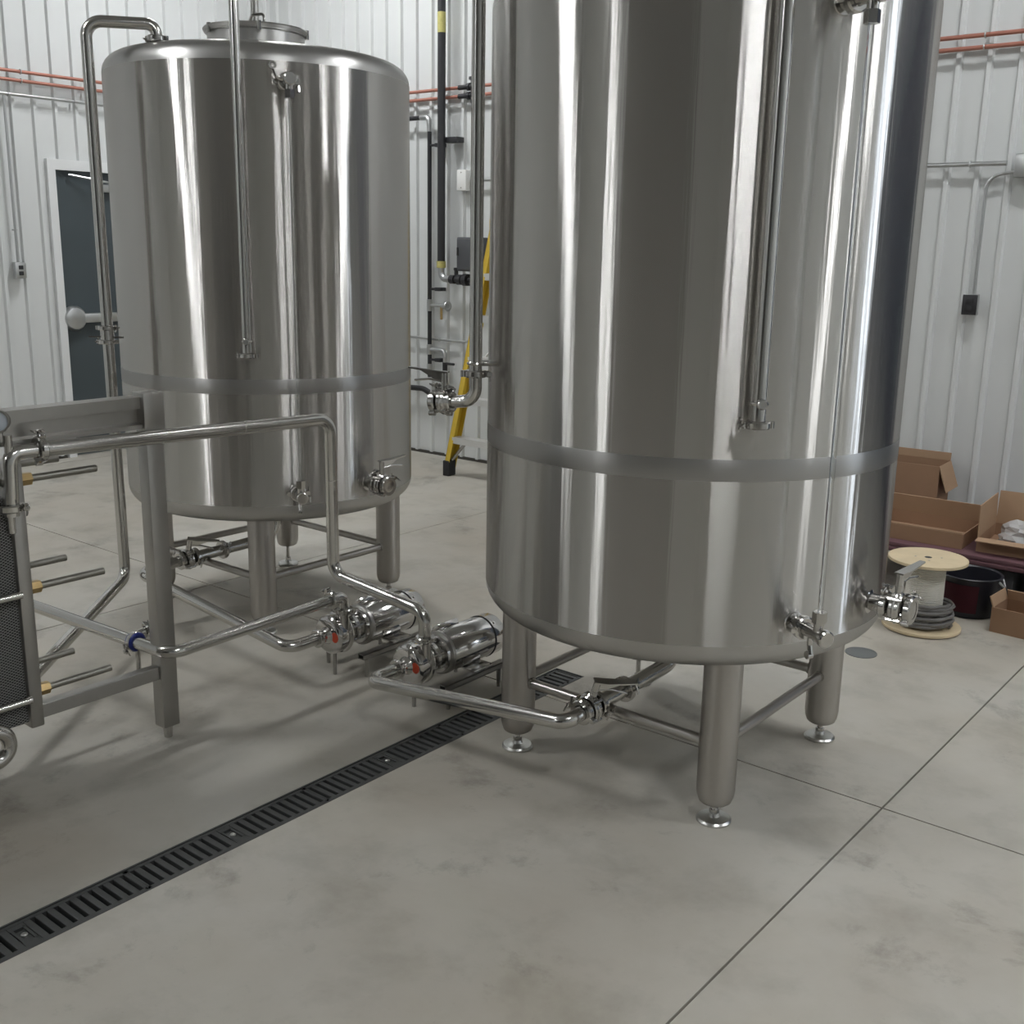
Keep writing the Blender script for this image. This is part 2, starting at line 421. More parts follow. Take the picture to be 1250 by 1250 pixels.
for bx in ((XL-0.02, WX0, YB+0.02, YB+0.2, 0, ZC), (WX1, XR+0.02, YB+0.02, YB+0.2, 0, ZC), (WX0, WX1, YB+0.02, YB+0.2, 0, WZ0), (WX0, WX1, YB+0.02, YB+0.2, WZ1, ZC)): box(bm, *bx)
bmesh.ops.remove_doubles(bm, verts=bm.verts, dist=1e-5)
wb = tag(obj('wall_back', bm, WALLM, None, smooth=False), kind='structure')
wr = wall('wall_right', (XR+0.02, XR+0.2, YF-0.2, YB+0.2, 0, ZC))
wf = wall('wall_front', (XL-0.02, XR+0.02, YF-0.2, YF-0.02, 0, ZC))
cl = lambda u, h, z: Vector((XL+h, u, z)); cb = lambda u, h, z: Vector((u, YB-h, z))
cr = lambda u, h, z: Vector((XR-h, u, z)); cf = lambda u, h, z: Vector((u, YF+h, z))
PL, PB = 4.148, -1.98
DOY0, DOY1, DOZ = 4.415, 5.42, 2.19                     # door rough opening
def sheets(u0, u1, z0, z1, ph, cv, par, wdt=PITCHR*6):
    st = ph - PITCHR/2 + wdt*math.floor((u0-ph+PITCHR/2)/wdt+1e-6)
    while st < u1:
        a, b_ = max(st, u0), min(st+wdt, u1)
        if b_-a > 0.02: corr(a, b_, z0, z1, ph, cv, par)
        st += wdt
sheets(YF, DOY0, 0.02, ZC, PL, cl, wl); sheets(DOY1, YB, 0.02, ZC, PL, cl, wl); sheets(DOY0, DOY1, DOZ, ZC, PL, cl, wl)
sheets(XL, WX0, 0.02, ZC, PB, cb, wb); sheets(WX1, XR, 0.02, ZC, PB, cb, wb); sheets(WX0, WX1, 0.02, WZ0, PB, cb, wb); sheets(WX0, WX1, WZ1, ZC, PB, cb, wb); sheets(YF, YB, 0.02, ZC, 0, cr, wr); sheets(XL, XR, 0.02, ZC, 0, cf, wf)
bm = BM(); box(bm, XL, XL+0.05, YB-0.05, YB, 0.02, ZC, 0.004)
tag(obj('trim_1', bm, TRIMM, None, smooth=False), kind='structure')
for nm, bx in (('base_shadow_back', (XL, XR, YB-0.016, YB+0.01, 0, 0.022)), ('base_shadow_left', (XL-0.01, XL+0.016, YF, DOY0-0.06, 0, 0.022))):  # dark strips standing in for the gap shadow along the wall foot
    bm = BM(); box(bm, *bx); tag(obj(nm, bm, JOINT, None, smooth=False), kind='structure')

# exit door in the left wall
bm = BM(); d = BM()
fx0, fx1 = XL-0.05, XL+0.032
box(bm, fx0, fx1, DOY0-0.05, DOY0+0.012, 0, DOZ-0.03); box(bm, fx0, fx1, DOY1-0.012, DOY1+0.05, 0, DOZ-0.03)
box(bm, fx0, fx1, DOY0-0.05, DOY1+0.05, DOZ-0.03, DOZ+0.045)
dr = tag(obj('door_1', bm, TRIMM, None, smooth=False), kind='structure')
d.free(); bm = BM(); box(bm, XL-0.052, XL-0.008, DOY0+0.012, DOY1-0.012, 0.008, DOZ-0.03, 0.002); lf = obj('door_leaf', bm, DOORM, dr, smooth=False)
bm = BM(); box(bm, XL-0.008, XL+0.042, DOY0+0.31, DOY0+0.56, 2.015, 2.075, 0.006); tube(bm, [(XL+0.03, DOY0+0.50, 2.08), (XL+0.09, DOY0+0.30, 2.10), (XL+0.02, DOY0+0.12, 2.13)], 0.009, 0.01, 8)
obj('door_closer', bm, GALV, dr)
bm = BM(); box(bm, XL-0.008, XL+0.05, DOY0+0.11, DOY0+0.86, 1.035, 1.105, 0.008); obj('panic_bar', bm, GALV, dr)
bm = BM(); lathe(bm, (XL-0.008, DOY0+0.085, 1.07), (1, 0, 0), [(0, 0.095), (0.03, 0.095), (0.055, 0.08), (0.065, 0.05), (0.065, 0)], 24)
obj('latch_case', bm, GALV, dr)

# unseen overhead doors, added for the dark bands in the tank reflections
def overhead(name, u0, u1, z1, cv, mat, n):
    bm = BM()
    def bx(a, b_, h0, h1, z0, zz):
        p0, p1 = cv(a, h0, z0), cv(b_, h1, zz)
        box(bm, min(p0.x, p1.x), max(p0.x, p1.x), min(p0.y, p1.y), max(p0.y, p1.y), z0, zz)
    bx(u0-0.08, u0, 0.0, 0.06, 0, z1+0.08); bx(u1, u1+0.08, 0.0, 0.06, 0, z1+0.08); bx(u0, u1, 0.0, 0.06, z1, z1+0.08)
    r = tag(obj(name, bm, TRIMM, None, smooth=False), kind='structure')
    for i in range(n):
        bm = BM(); h = z1/n
        p0, p1 = cv(u0, 0.013, i*h+0.004), cv(u1, 0.05, (i+1)*h-0.004)
        box(bm, min(p0.x, p1.x), max(p0.x, p1.x), min(p0.y, p1.y), max(p0.y, p1.y), p0.z, p1.z, 0.004)
        obj('door_section', bm, mat, r, smooth=False)
overhead('added_door_2', -3.3, 2.4, 4.3, cf, OHD, 8)
overhead('added_door_3', -0.6, 2.75, 3.9, cb, OHB, 7)
bm = BM()
for bx in ((WX0-0.05, WX0+0.02, YB-0.03, YB+0.2, WZ0-0.05, WZ1+0.05), (WX1-0.02, WX1+0.05, YB-0.03, YB+0.2, WZ0-0.05, WZ1+0.05), (WX0+0.02, WX1-0.02, YB-0.03, YB+0.2, WZ0-0.05, WZ0+0.02), (WX0+0.02, WX1-0.02, YB-0.03, YB+0.2, WZ1-0.02, WZ1+0.05),
           (WX0+0.02, WX1-0.02, YB+0.05, YB+0.11, 1.63, 1.67), (WX0+0.02, WX1-0.02, YB+0.05, YB+0.11, 2.90, 2.94)): box(bm, *bx)
wn = tag(obj('added_window_1', bm, TRIMM, None, smooth=False), kind='structure')
gm, N_, L_, b_ = newmat('added_window_glass'); N_.remove(b_)
tr = N_.new('ShaderNodeBsdfTransparent'); gl = N_.new('ShaderNodeBsdfGlossy'); gl.inputs['Roughness'].default_value = 0.02
mx_ = N_.new('ShaderNodeMixShader'); mx_.inputs[0].default_value = 0.08
L_.new(tr.outputs[0], mx_.inputs[1]); L_.new(gl.outputs[0], mx_.inputs[2]); L_.new(mx_.outputs[0], N_['Material Output'].inputs['Surface'])
for z0, z1 in ((WZ0+0.02, 1.63), (1.67, 2.90), (2.94, WZ1-0.02)):
    bm = BM(); box(bm, WX0+0.02, WX1-0.02, YB+0.078, YB+0.084, z0, z1); obj('pane', bm, gm, wn, smooth=False)

# ------------------------------------------------------------------ ceiling fixtures (the room's lamps)
FIX = [  # x, y, along ('x'/'y'), label; their outputs follow below
    (-0.9, 4.95, 'x', 'linear ceiling light above the back wall between the two tanks'),
    (2.95, 4.2, 'x', 'linear ceiling light in front of the added navy overhead door'),
    (3.5, 5.75, 'x', 'linear ceiling light right above the added navy overhead door'),
    (1.3, 0.8, 'y', 'linear ceiling light in the middle of the room right of the tanks'),
    (-4.9, 0.1, 'y', 'linear ceiling light over the floor beside the heat exchanger'),
    (-4.1, -4.8, 'y', 'linear ceiling light next to the added dark overhead door'),
    (-6.2, 4.9, 'x', 'linear ceiling light over the corner by the exit door'),
]
for (x, y, al, lab), k in zip(FIX, (0.82, 0.85, 0.65, 0.9, 1.15, 1.0, 1.15)):
    t = thing('ceiling_light', (x, y, ZC-0.35), lab, 'light', 'linear ceiling lights')
    hx, hy = (0.62, 0.16) if al == 'x' else (0.16, 0.62)
    bm = BM(); box(bm, x-hx, x+hx, y-hy, y+hy, ZC-0.33, ZC-0.26, 0.006); obj('housing', bm, TRIMM, t, smooth=False)
    bm = BM(); box(bm, x-hx+0.015, x+hx-0.015, y-hy+0.015, y+hy-0.015, ZC-0.35, ZC-0.33); obj('diffuser', bm, emit('lamp_diffuser', (0.97, 0.985, 1.0), LAMP*k), t, smooth=False)
    for s in (-1, 1):
        bm = BM(); cyl(bm, (x+(s*0.5 if al == 'x' else 0), y+(s*0.5 if al == 'y' else 0), ZC-0.26), (x+(s*0.5 if al == 'x' else 0), y+(s*0.5 if al == 'y' else 0), ZC), 0.006, 8)
        obj('hanger_rod', bm, GALV, t)
# ------------------------------------------------------------------ brewing tanks
TR = 0.648
def pol(c, ang, r, z): a = math.radians(ang); return Vector((c[0]+r*math.cos(a), c[1]+r*math.sin(a), z))
GK = 1.28
def gauge_valve(c, ang, z, up, t):
    """small cock of the sight gauge: stub, clamp, body, spout"""
    n = Vector((math.cos(math.radians(ang)), math.sin(math.radians(ang)), 0)); tt = Vector((-n.y, n.x, 0))
    p = pol(c, ang, TR, z)
    bm = BM()
    lathe(bm, p-n*0.01, n, [(0, 0.030), (0.012, 0.022), (0.014, 0.0135), (0.035, 0.0135)], 16)      # ferrule on the shell
    cyl(bm, p+n*0.045, p+n*0.105, 0.014, 14, bev=0.002)
    e = p+n*0.088; s = 1 if up else -1      # up: spout points up (lower valve), else down
    cyl(bm, e-Vector((0, 0, s*0.012)), e+Vector((0, 0, s*0.050)), 0.0115, 14)
    cyl(bm, e+Vector((0, 0, s*0.028)), e+Vector((0, 0, s*0.052)), 0.0155, 6)
    cyl(bm, p+n*0.105, p+n*0.120, 0.019, 16, bev=0.003)
    v = obj('gauge_valve', bm, FITT, t)
    clamp(p+n*0.036, n, 0.0145, v, side=(-n.y, n.x, 0), k=0.95, name='clamp')
    bm = BM()   # looped lever
    h = p+n*0.062
    if up:
        tube(bm, [h, h+Vector((0, 0, -0.030)), h+Vector((0, 0, -0.050))+n*0.006], 0.006, 0.02, 8); cyl(bm, h-Vector((0, 0, 0.053))-tt*0.006, h-Vector((0, 0, 0.053))+tt*0.006, 0.009, 10)
    else:
        tube(bm, [h, h-tt*0.030+Vector((0, 0, 0.004)), h-tt*0.040+Vector((0, 0, 0.030))], 0.0055, 0.015, 8); torus(bm, h-tt*0.043+Vector((0, 0, 0.040)), n, 0.009, 0.0038, 16, 6)
    obj('lever', bm, FITT, v)
    pl = p - origin(t); M = Matrix.Translation(pl) @ Matrix.Scale(GK, 4) @ Matrix.Translation(-pl)
    for o in (v, *v.children): o.data.transform(M)
    return v
def make_tank(c, label):
    t = thing('brewing_tank', (c[0], c[1], 0), label, 'tank', 'stainless brewing tanks')
    up = (0, 0, 1); kr = 0.088
    zb, zt = 0.592, 2.335
    bm = BM(); lathe(bm, (c[0], c[1], 0), up, [(zb, TR)] + [(zb+(zt-zb)*k/10, TR) for k in range(1, 11)], 128, False, False)
    obj('shell', bm, TANK, t, angle=60)
    def head(z0, s, rise):
        pr = []
        for k in range(9):
            a = math.pi/2*k/8; pr.append((z0+s*kr*math.sin(a)*0.92, TR-kr+kr*math.cos(a)))
        for k in range(1, 7):
            f = k/6; pr.append((z0+s*(kr*0.92+rise*(1-(1-f)**2)), (TR-kr)*(1-f)))
        return pr
    bm = BM(); lathe(bm, (c[0], c[1], 0), up, head(zt, 1, 0.055), 128, False); obj('top_head', bm, DISH, t, angle=60)
    bm = BM(); lathe(bm, (c[0], c[1], 0), up, head(zb, -1, 0.07), 128, False); obj('bottom_head', bm, DISH, t, angle=60)
    bm = BM(); lathe(bm, (c[0], c[1], 0), up, [(1.060, TR+0.0001), (1.062, TR+0.0006), (1.118, TR+0.0006), (1.120, TR+0.0001)], 128, False, False)
    obj('weld_band', bm, WELD, t, angle=80, label='dull sanded weld band round the shell')
    # legs with levelling feet
    LG = 0.378
    for sx in (1, -1):
        for sy_ in (1, -1):
            x, y = c[0]+sx*LG, c[1]+sy_*LG
            lz = 0.045 if (sx < 0 and sy_ > 0) else 0.0     # the back leg stands on a longer foot stem
            bm = BM(); lathe(bm, (x, y, lz), up, [(0.062, 0.0), (0.062, 0.040), (0.068, 0.048), (0.085, 0.0545), (0.105, 0.057), (0.53-lz, 0.057)], 32)
            lg = obj('leg', bm, LEGM, t)
            bm = BM(); lathe(bm, (x, y, 0), up, [(0.0, 0.052), (0.006, 0.053), (0.012, 0.048), (0.016, 0.018), (0.026, 0.014), (0.026, 0.0)], 28); obj('foot_pad', bm, PADM, lg)
            bm = BM(); cyl(bm, (x, y, 0.02), (x, y, 0.07+lz), 0.0095, 14); cyl(bm, (x, y, 0.026), (x, y, 0.038), 0.015, 6); obj('foot_stem', bm, FITT, lg)
    zz = 0.245
    for a, b_ in (((1, -1), (1, 1)), ((-1, -1), (1, -1)), ((-1, -1), (-1, 1)), ((-1, 1), (1, 1))):
        pa = Vector((c[0]+a[0]*LG, c[1]+a[1]*LG, zz)); pb = Vector((c[0]+b_[0]*LG, c[1]+b_[1]*LG, zz)); d = (pb-pa).normalized()
        bm = BM(); cyl(bm, pa+d*0.052, pb-d*0.052, 0.0165, 16)
        cyl(bm, pa+d*0.050, pa+d*0.062, 0.020, 16); cyl(bm, pb-d*0.062, pb-d*0.050, 0.020, 16)
        obj('brace', bm, LEGM, t)
    # manway on the top head
    mx, my = c[0]+0.20, c[1]-0.17
    bm = BM(); lathe(bm, (mx, my, 0), up, [(2.40, 0.195), (2.478, 0.195), (2.482, 0.205), (2.490, 0.205)], 48, False, False)
    mw = obj('manway', bm, DISH, t)
    bm = BM(); lathe(bm, (mx, my, 0), up, [(2.486, 0.208), (2.496, 0.212), (2.502, 0.208), (2.510, 0.12), (2.512, 0)], 48); obj('lid', bm, DISH, mw)
    bm = BM(); tube(bm, [(mx-0.06, my+0.00, 2.51), (mx-0.01, my-0.01, 2.56), (mx+0.03, my+0.02, 2.565), (mx+0.03, my+0.02, 2.51)], 0.006, 0.012, 8); obj('lid_handle', bm, FITT, mw)
    for a in (-35, -100, 40):
        bm = BM(); e = pol((mx, my), a, 0.207, 2.47); cyl(bm, e, e+Vector((0, 0, 0.035)), 0.009, 10); obj('lid_clamp', bm, FITT, mw)
    # drop pipe in front of the shell
    pa = pol(c, -45.5, TR+0.053, 1.275)
    n = Vector((math.cos(math.radians(-45.5)), math.sin(math.radians(-45.5)), 0)); tt = Vector((-n.y, n.x, 0))
    bm = BM(); tube(bm, [pa, Vector((pa.x, pa.y, 2.98)), Vector((c[0]-0.22, c[1]+0.16, 2.98)), Vector((c[0]-0.22, c[1]+0.16, 2.44))], 0.0185, 0.075, 20, 8)
    dp = obj('drop_pipe', bm, PIPE, t)
    bm = BM(); cyl(bm, pa-n*0.055+Vector((0, 0, -0.005)), pa-n*0.015+Vector((0, 0, -0.005)), 0.010, 12); lathe(bm, pa-Vector((0, 0, 0.045)), up, [(0, 0.0), (0, 0.014), (0.004, 0.0195), (0.03, 0.0195), (0.045, 0.0185)], 20)
    obj('end_cap', bm, FITT, dp)
    clamp(pa+Vector((0, 0, -0.052)), up, 0.0195, dp, side=-tt, k=0.9, name='clamp')
    bm = BM(); e = pa+Vector((0, 0, 0.004)); cyl(bm, e+n*0.012, e+n*0.032, 0.014, 14, bev=0.003); torus(bm, e, (0, 0, 1), 0.021, 0.005, 20, 8); obj('bracket', bm, FITT, dp)
    # sight gauge
    gauge_valve(c, -30.5, 0.655, True, t); gauge_valve(c, -30.5, 2.255, False, t)
    g0, g1 = pol(c, -30.5, TR+0.088*GK, 0.71), pol(c, -30.5, TR+0.088*GK, 2.20)
    bm = BM(); cyl(bm, g0, g1, 0.0075, 14); obj('sight_tube', bm, GLASS, t, label='clear sight tube between the two gauge cocks')
    # side outlet with butterfly valve
    n = Vector((1, 0, 0)); p = Vector((c[0]+TR, c[1], 0.655))
    bm = BM(); lathe(bm, p-n*0.012, n, [(0, 0.050), (0.013, 0.034), (0.016, 0.026), (0.05, 0.026), (0.054, 0.034), (0.058, 0.034)], 24); so = obj('side_outlet', bm, FITT, t)
    clamp(p+n*0.046, n, 0.026, so, side=(0, -0.3, 1), name='clamp')
    bv = butterfly(p+n*0.082, n, 0.026, t, (0, 0, 1), (0.15, 1, 0))
    clamp(p+n*0.118, n, 0.026, so, side=(0.0, 0.7, 0.7), name='clamp')
    bm = BM(); lathe(bm, p+n*0.110, n, [(0, 0.03), (0.014, 0.033), (0.018, 0.030), (0.020, 0.0)], 20); obj('blank_cap', bm, FITT, so)
    # bottom outlet running to the front
    bm = BM(); tube(bm, [(c[0], c[1], 0.46), (c[0], c[1], 0.300), (c[0]-0.012, c[1]-0.44, 0.283)], 0.0255, 0.075, 20, 8)
    bo = obj('bottom_outlet', bm, PIPE, t)
    clamp((c[0]-0.008, c[1]-0.30, 0.2885), (0.03, 1, 0.04), 0.0255, bo, side=(1, 0, 0.35), name='clamp')
    clamp((c[0]-0.012, c[1]-0.445, 0.283), (0.03, 1, 0.04), 0.0255, bo, side=(1, 0, -0.5), name='clamp')
    butterfly((c[0]-0.014, c[1]-0.487, 0.2815), (0.03, 1, 0.04), 0.0255, t, (0.3, 0.0, 0.95), (0.6, 0.75, -0.2))
    return t
RTC, LTC = (-1.765, 3.085), (-4.06, 3.232)
tank = make_tank(RTC, 'large stainless brewing tank in front of the cardboard boxes, cut off at its top')
tank2 = copy_tree(tank); tank2.location = (LTC[0], LTC[1], 0)
tank2['label'] = 'stainless brewing tank in front of the dark exit door, manway lid in view'

# top inlet pipe of the door-side tank: over the rim and down to the floor run
def run(name, pts, r, label, loc=None, br=0.06, mat=None, cat='pipe', group='stainless process pipes'):
    pts = [Vector(p) for p in pts]
    l = min(pts, key=lambda p: p.z)
    t = thing(name, l if loc is None else loc, label, cat, group)
    bm = BM(); tube(bm, pts, r, br, 20, 8); obj('pipe_tube', bm, mat or PIPE, t); return t
fl = Vector((LTC[0]+0.082, LTC[1]-0.56, 2.40)); vp = Vector((-4.112, 2.452, 0))
p5 = run('inlet_pipe', [fl, Vector((fl.x, fl.y, 2.478)), Vector((vp.x, vp.y, 2.472)), Vector((-4.12, 2.465, 0.25)), Vector((-3.28, 1.475, 0.185))], 0.0225,
         'tall bent stainless pipe rising over the rim of the tank by the door')
bm = BM(); lathe(bm, (fl.x, fl.y, 2.385), (0, 0, 1), [(0, 0.032), (0.02, 0.032), (0.03, 0.024), (0.05, 0.024)], 20); obj('ferrule', bm, FITT, p5)
clamp((vp.x, vp.y, 2.472-0.0+0.0) if False else (fl.x, fl.y, 2.425), (0, 0, 1), 0.0225, p5, side=(-1, -0.5, 0))
zv = 1.285
clamp((vp.x-0.002, vp.y+0.003, zv+0.028), (0, 0, 1), 0.0225, p5, side=(0.8, 0.6, 0), k=0.8)
clamp((vp.x-0.002, vp.y+0.003, zv-0.028), (0, 0, 1), 0.0225, p5, side=(-0.8, -0.6, 0), k=0.8)
bm = BM(); e = Vector((vp.x-0.002, vp.y+0.003, zv)); lathe(bm, e-Vector((0, 0, 0.02)), (0, 0, 1), [(0, 0.027), (0.04, 0.027)], 20)
slab_poly(bm, [e+Vector((-0.06, -0.045, -0.012)), e+Vector((0.055, 0.040, -0.012)), e+Vector((0.060, 0.033, -0.012)), e+Vector((-0.055, -0.052, -0.012))], (0, 0, 1), 0.007)
obj('cock', bm, FITT, p5)

# standing pipe beside the big tank with butterfly valve at its foot
q = Vector((-2.168, 2.500, 0))
vx = q + Vector((-0.078, -0.022, 1.196)); vd = Vector((-1, -0.18, -0.06)).normalized()
p6 = run('fill_pipe', [Vector((q.x, q.y, ZC-0.005)), Vector((q.x, q.y, 1.205)), vx], 0.0195, 'vertical stainless pipe with a lever valve held beside the big tank', loc=(q.x, q.y, 1.19), br=0.058)
clamp((q.x, q.y, 1.287), (0, 0, 1), 0.0195, p6, side=(0.78, 0.63, 0))
butterfly(vx+vd*0.024, vd, 0.021, p6, (0, 0, 1), (-1, -0.5, 0), 0.92)
clamp(vx+vd*0.003, vd, 0.0195, p6, side=(0, 0.3, 1), k=0.9); clamp(vx+vd*0.058, vd, 0.021, p6, side=(0, 0.5, 0.8))
bm = BM(); lathe(bm, vx+vd*0.052, vd, [(0, 0.028), (0.016, 0.030), (0.018, 0)], 20); obj('blank_cap', bm, FITT, p6)
bm = BM(); zs = 1.318; nn = Vector((RTC[0]-q.x, RTC[1]-q.y, 0)).normalized()
cyl(bm, q+nn*0.016+Vector((0, 0, zs)), q+nn*0.066+Vector((0, 0, zs)), 0.009, 14); torus(bm, q+Vector((0, 0, zs)), (0, 0, 1), 0.0225, 0.005, 20, 8)
obj('wall_strut', bm, FITT, p6)

# ------------------------------------------------------------------ pumps
def make_pump(px, py, pz, label, elbow):
    t = thing('centrifugal_pump', (px, py, 0), label, 'pump', 'stainless centrifugal pumps')
    A = (0, 1, 0); c = Vector((px, py, pz))
    bm = BM(); lathe(bm, c+Vector((0, -0.030, 0)), A, [(0, 0.0), (0, 0.062), (0.004, 0.070), (0.014, 0.0775), (0.046, 0.0775), (0.056, 0.074), (0.060, 0.066)], 40)
    ca = obj('casing', bm, MIRR, t)
    bm = BM(); lathe(bm, c+Vector((0, -0.078, 0)), A, [(0, 0.0235), (0.004, 0.032), (0.010, 0.032), (0.014, 0.0235), (0.032, 0.0235), (0.040, 0.030), (0.05, 0.036)], 24); obj('suction_port', bm, FITT, ca)
    dx = 0.050
    bm = BM(); cyl(bm, c+Vector((dx, 0.018, 0)), c+Vector((dx, 0.018, 0.105)), 0.0225, 20); cyl(bm, c+Vector((dx, 0.018, 0.098)), c+Vector((dx, 0.018, 0.106)), 0.032, 20); obj('discharge_port', bm, FITT, ca)
    bm = BM(); slab_poly(bm, [c+Vector((0.047+0.019*math.cos(a*math.pi/6), -0.0292, 0.002+0.021*math.sin(a*math.pi/6))) for a in range(12)], (0, -1, 0), 0.0012); obj('sticker', bm, RED, ca, smooth=False, label='round red sticker')
    bm = BM(); torus(bm, c+Vector((0, 0.034, 0)), A, 0.0745, 0.010, 40, 8)
    e = c+Vector((0.045, 0.034, 0.075)); cyl(bm, e-Vector((0.02, 0, 0)), e+Vector((0.03, 0, 0)), 0.005, 8); box(bm, e.x-0.012, e.x+0.014, e.y-0.012, e.y+0.012, e.z-0.010, e.z+0.012, 0.003)
    obj('casing_clamp', bm, FITT, ca)
    bm = BM(); lathe(bm, c+Vector((0, 0.040, 0)), A, [(0, 0.058), (0.016, 0.058), (0.020, 0.048), (0.040, 0.046), (0.044, 0.060), (0.058, 0.060), (0.062, 0.052), (0.078, 0.050), (0.082, 0.070), (0.098, 0.072)], 32)
    for k in range(6):
        a = k*math.pi/3+0.4; e = c+Vector((0.056*math.cos(a), 0.055, 0.056*math.sin(a))); cyl(bm, e, e+Vector((0, 0.07, 0)), 0.006, 6)
    obj('adapter', bm, FITT, t)
    bm = BM(); lathe(bm, c+Vector((0, 0.135, 0)), A, [(0, 0.0), (0, 0.074), (0.006, 0.082), (0.018, 0.083), (0.022, 0.080)], 40); mf = obj('motor_flange', bm, SATIN, t)
    bm = BM(); lathe(bm, c+Vector((0, 0.155, 0)), A, [(0, 0.079), (0.004, 0.0815), (0.225, 0.0815), (0.228, 0.079)], 48); mo = obj('motor', bm, MIRR, t)
    bm = BM(); lathe(bm, c+Vector((0, 0.381, 0)), A, [(0, 0.0835), (0.006, 0.0835)], 40); obj('seal_ring', bm, RUBB, mo)
    bm = BM(); lathe(bm, c+Vector((0, 0.387, 0)), A, [(0, 0.0815), (0.050, 0.0815), (0.062, 0.076), (0.068, 0.060), (0.068, 0)], 48)
    for k in range(3):
        a = k*2*math.pi/3+0.9; e = c+Vector((0.0815*math.cos(a), 0.405, 0.0815*math.sin(a))); cyl(bm, e-Vector((math.cos(a), 0, math.sin(a)))*0.004, e+Vector((math.cos(a), 0, math.sin(a)))*0.003, 0.004, 8)
    obj('fan_cover', bm, MIRR, mo)
    M = Matrix.Translation(c) @ Matrix.Rotation(math.radians(-38), 4, 'Y') @ Matrix.Translation(-c)
    bm = BM(); box(bm, c.x-0.032, c.x+0.032, c.y+0.175, c.y+0.285, c.z+0.076, c.z+0.098, 0.004, 0, M); obj('terminal_box', bm, MIRR, mo)
    bm = BM(); box(bm, c.x-0.045, c.x+0.045, c.y+0.20, c.y+0.34, 0.107, c.z-0.070, 0.004); box(bm, c.x-0.12, c.x+0.12, c.y+0.215, c.y+0.325, 0.101, 0.108, 0.002)
    obj('motor_foot', bm, FITT, t)
    st = None
    for s in (1, -1):
        x = px+s*0.112; bm = BM()
        # hollow rail
        for (a, b_, z0, z1) in ((x-0.016, x+0.016, 0.098, 0.101), (x-0.016, x+0.016, 0.079, 0.082), (x-0.016, x-0.013, 0.079, 0.101), (x+0.013, x+0.016, 0.079, 0.101)):
            box(bm, a, b_, py+0.045, py+0.395, z0, z1)
        rl = obj('stand_rail', bm, SATIN, t, smooth=False)
        for yy in (py+0.075, py+0.365):
            bm = BM(); cyl(bm, (x, yy, 0.0), (x, yy, 0.080), 0.0075, 14, 0.010); obj('stand_leg', bm, SATIN, rl)
    bm = BM(); cyl(bm, (px, py+0.01, 0), (px, py+0.01, pz-0.07), 0.008, 12); obj('casing_leg', bm, SATIN, t)
    return t
PZ = 0.172
P2 = Vector((-2.642, 2.705, PZ)); P1 = Vector((-3.095, 2.725, PZ))
make_pump(*P2, 'stainless centrifugal pump beside the trench drain and the big tank', None)
make_pump(*P1, 'stainless centrifugal pump in front of the tank by the door', None)

# suction lines from each tank's bottom outlet to its pump
for tc, pp, lab in ((RTC, P2, 'stainless suction pipe from the big tank crossing the trench drain'), (LTC, P1, 'stainless suction pipe under the tank by the door')):
    s = Vector((tc[0]-0.016, tc[1]-0.515, 0.280))
    sgn = -1 if pp.x < tc[0] else 1
    pts = [s, Vector((s.x-0.004, pp.y-0.215, 0.268)), Vector((pp.x, pp.y-0.220, pp.z)), Vector((pp.x, pp.y-0.074, pp.z))]
    r = run('suction_pipe', pts, 0.0235, lab, br=0.055, loc=(pp.x, pp.y-0.22, pp.z-0.03))
    clamp(s+Vector((0, -0.004, 0)), (0.03, 1, 0.05), 0.0245, r, side=(-1, 0, 0.4))
    clamp(Vector((pp.x, pp.y-0.077, pp.z)), (0, 1, 0), 0.0225, r, side=(1, 0, 0.2), k=0.7)

# discharge of the drain-side pump: up, across, up and back to the heat exchanger
XE = -3.05
d2 = Vector((P2.x+0.050, P2.y+0.018, PZ+0.104))
ptsD = [d2, Vector((d2.x, d2.y, 0.377)), Vector((XE, 2.698, 0.432)), Vector((XE, 2.698, 1.032)), Vector((XE, 1.575, 1.062))]
pd = run('discharge_pipe', ptsD, 0.0235, 'stainless pipe stepping up from the drain-side pump to the heat exchanger', br=0.062, loc=(d2.x, d2.y, d2.z))
clamp(d2, (0, 0, 1), 0.0225, pd, side=(1, -0.5, 0), k=0.8); clamp((XE, 1.580, 1.062), (0, 1, -0.02), 0.0235, pd, side=(0.3, 0, 1))
bm = BM(); torus(bm, (XE, 2.30, 1.0426), (0, 1, -0.027), 0.0232, 0.0012, 24, 6); torus(bm, (XE, 2.698, 0.80), (0, 0, 1), 0.0232, 0.0012, 24, 6); obj('weld_bead', bm, DKST, pd)
# discharge of the other pump: elbow and run past the exchanger post
d1 = Vector((P1.x+0.050, P1.y+0.018, PZ+0.104))
zP = 0.322
a0 = GZ(203, 797, zP); b0 = GZ(150, 781, zP); c0 = GZ(30, 743, zP)
xr = d1.x+0.012
ptsE = [d1, Vector((d1.x, d1.y, zP+0.012)), Vector((xr, a0.y, zP)), Vector((c0.x-0.1, a0.y-0.05, zP))]
pe = run('return_pipe', ptsE, 0.0215, 'stainless pipe with a blue gasket clamp passing the heat exchanger post', br=0.058, loc=(d1.x, d1.y, d1.z))
clamp(d1, (0, 0, 1), 0.0225, pe, side=(-1, -0.5, 0), k=0.9); clamp((d1.x+0.003, d1.y-0.065, zP+0.0105), (0, 1, 0.015), 0.0215, pe, side=(-0.6, 0, 1))
g = GZ(163, 785, zP); g.y = a0.y-0.006; gd = Vector((-1, -0.07, 0)).normalized()
bm = BM(); torus(bm, g, gd, 0.026, 0.008, 24, 8); torus(bm, g+gd*0.022, gd, 0.026, 0.006, 24, 8); obj('gasket', bm, BLUE, pe, label='blue clamp gasket')
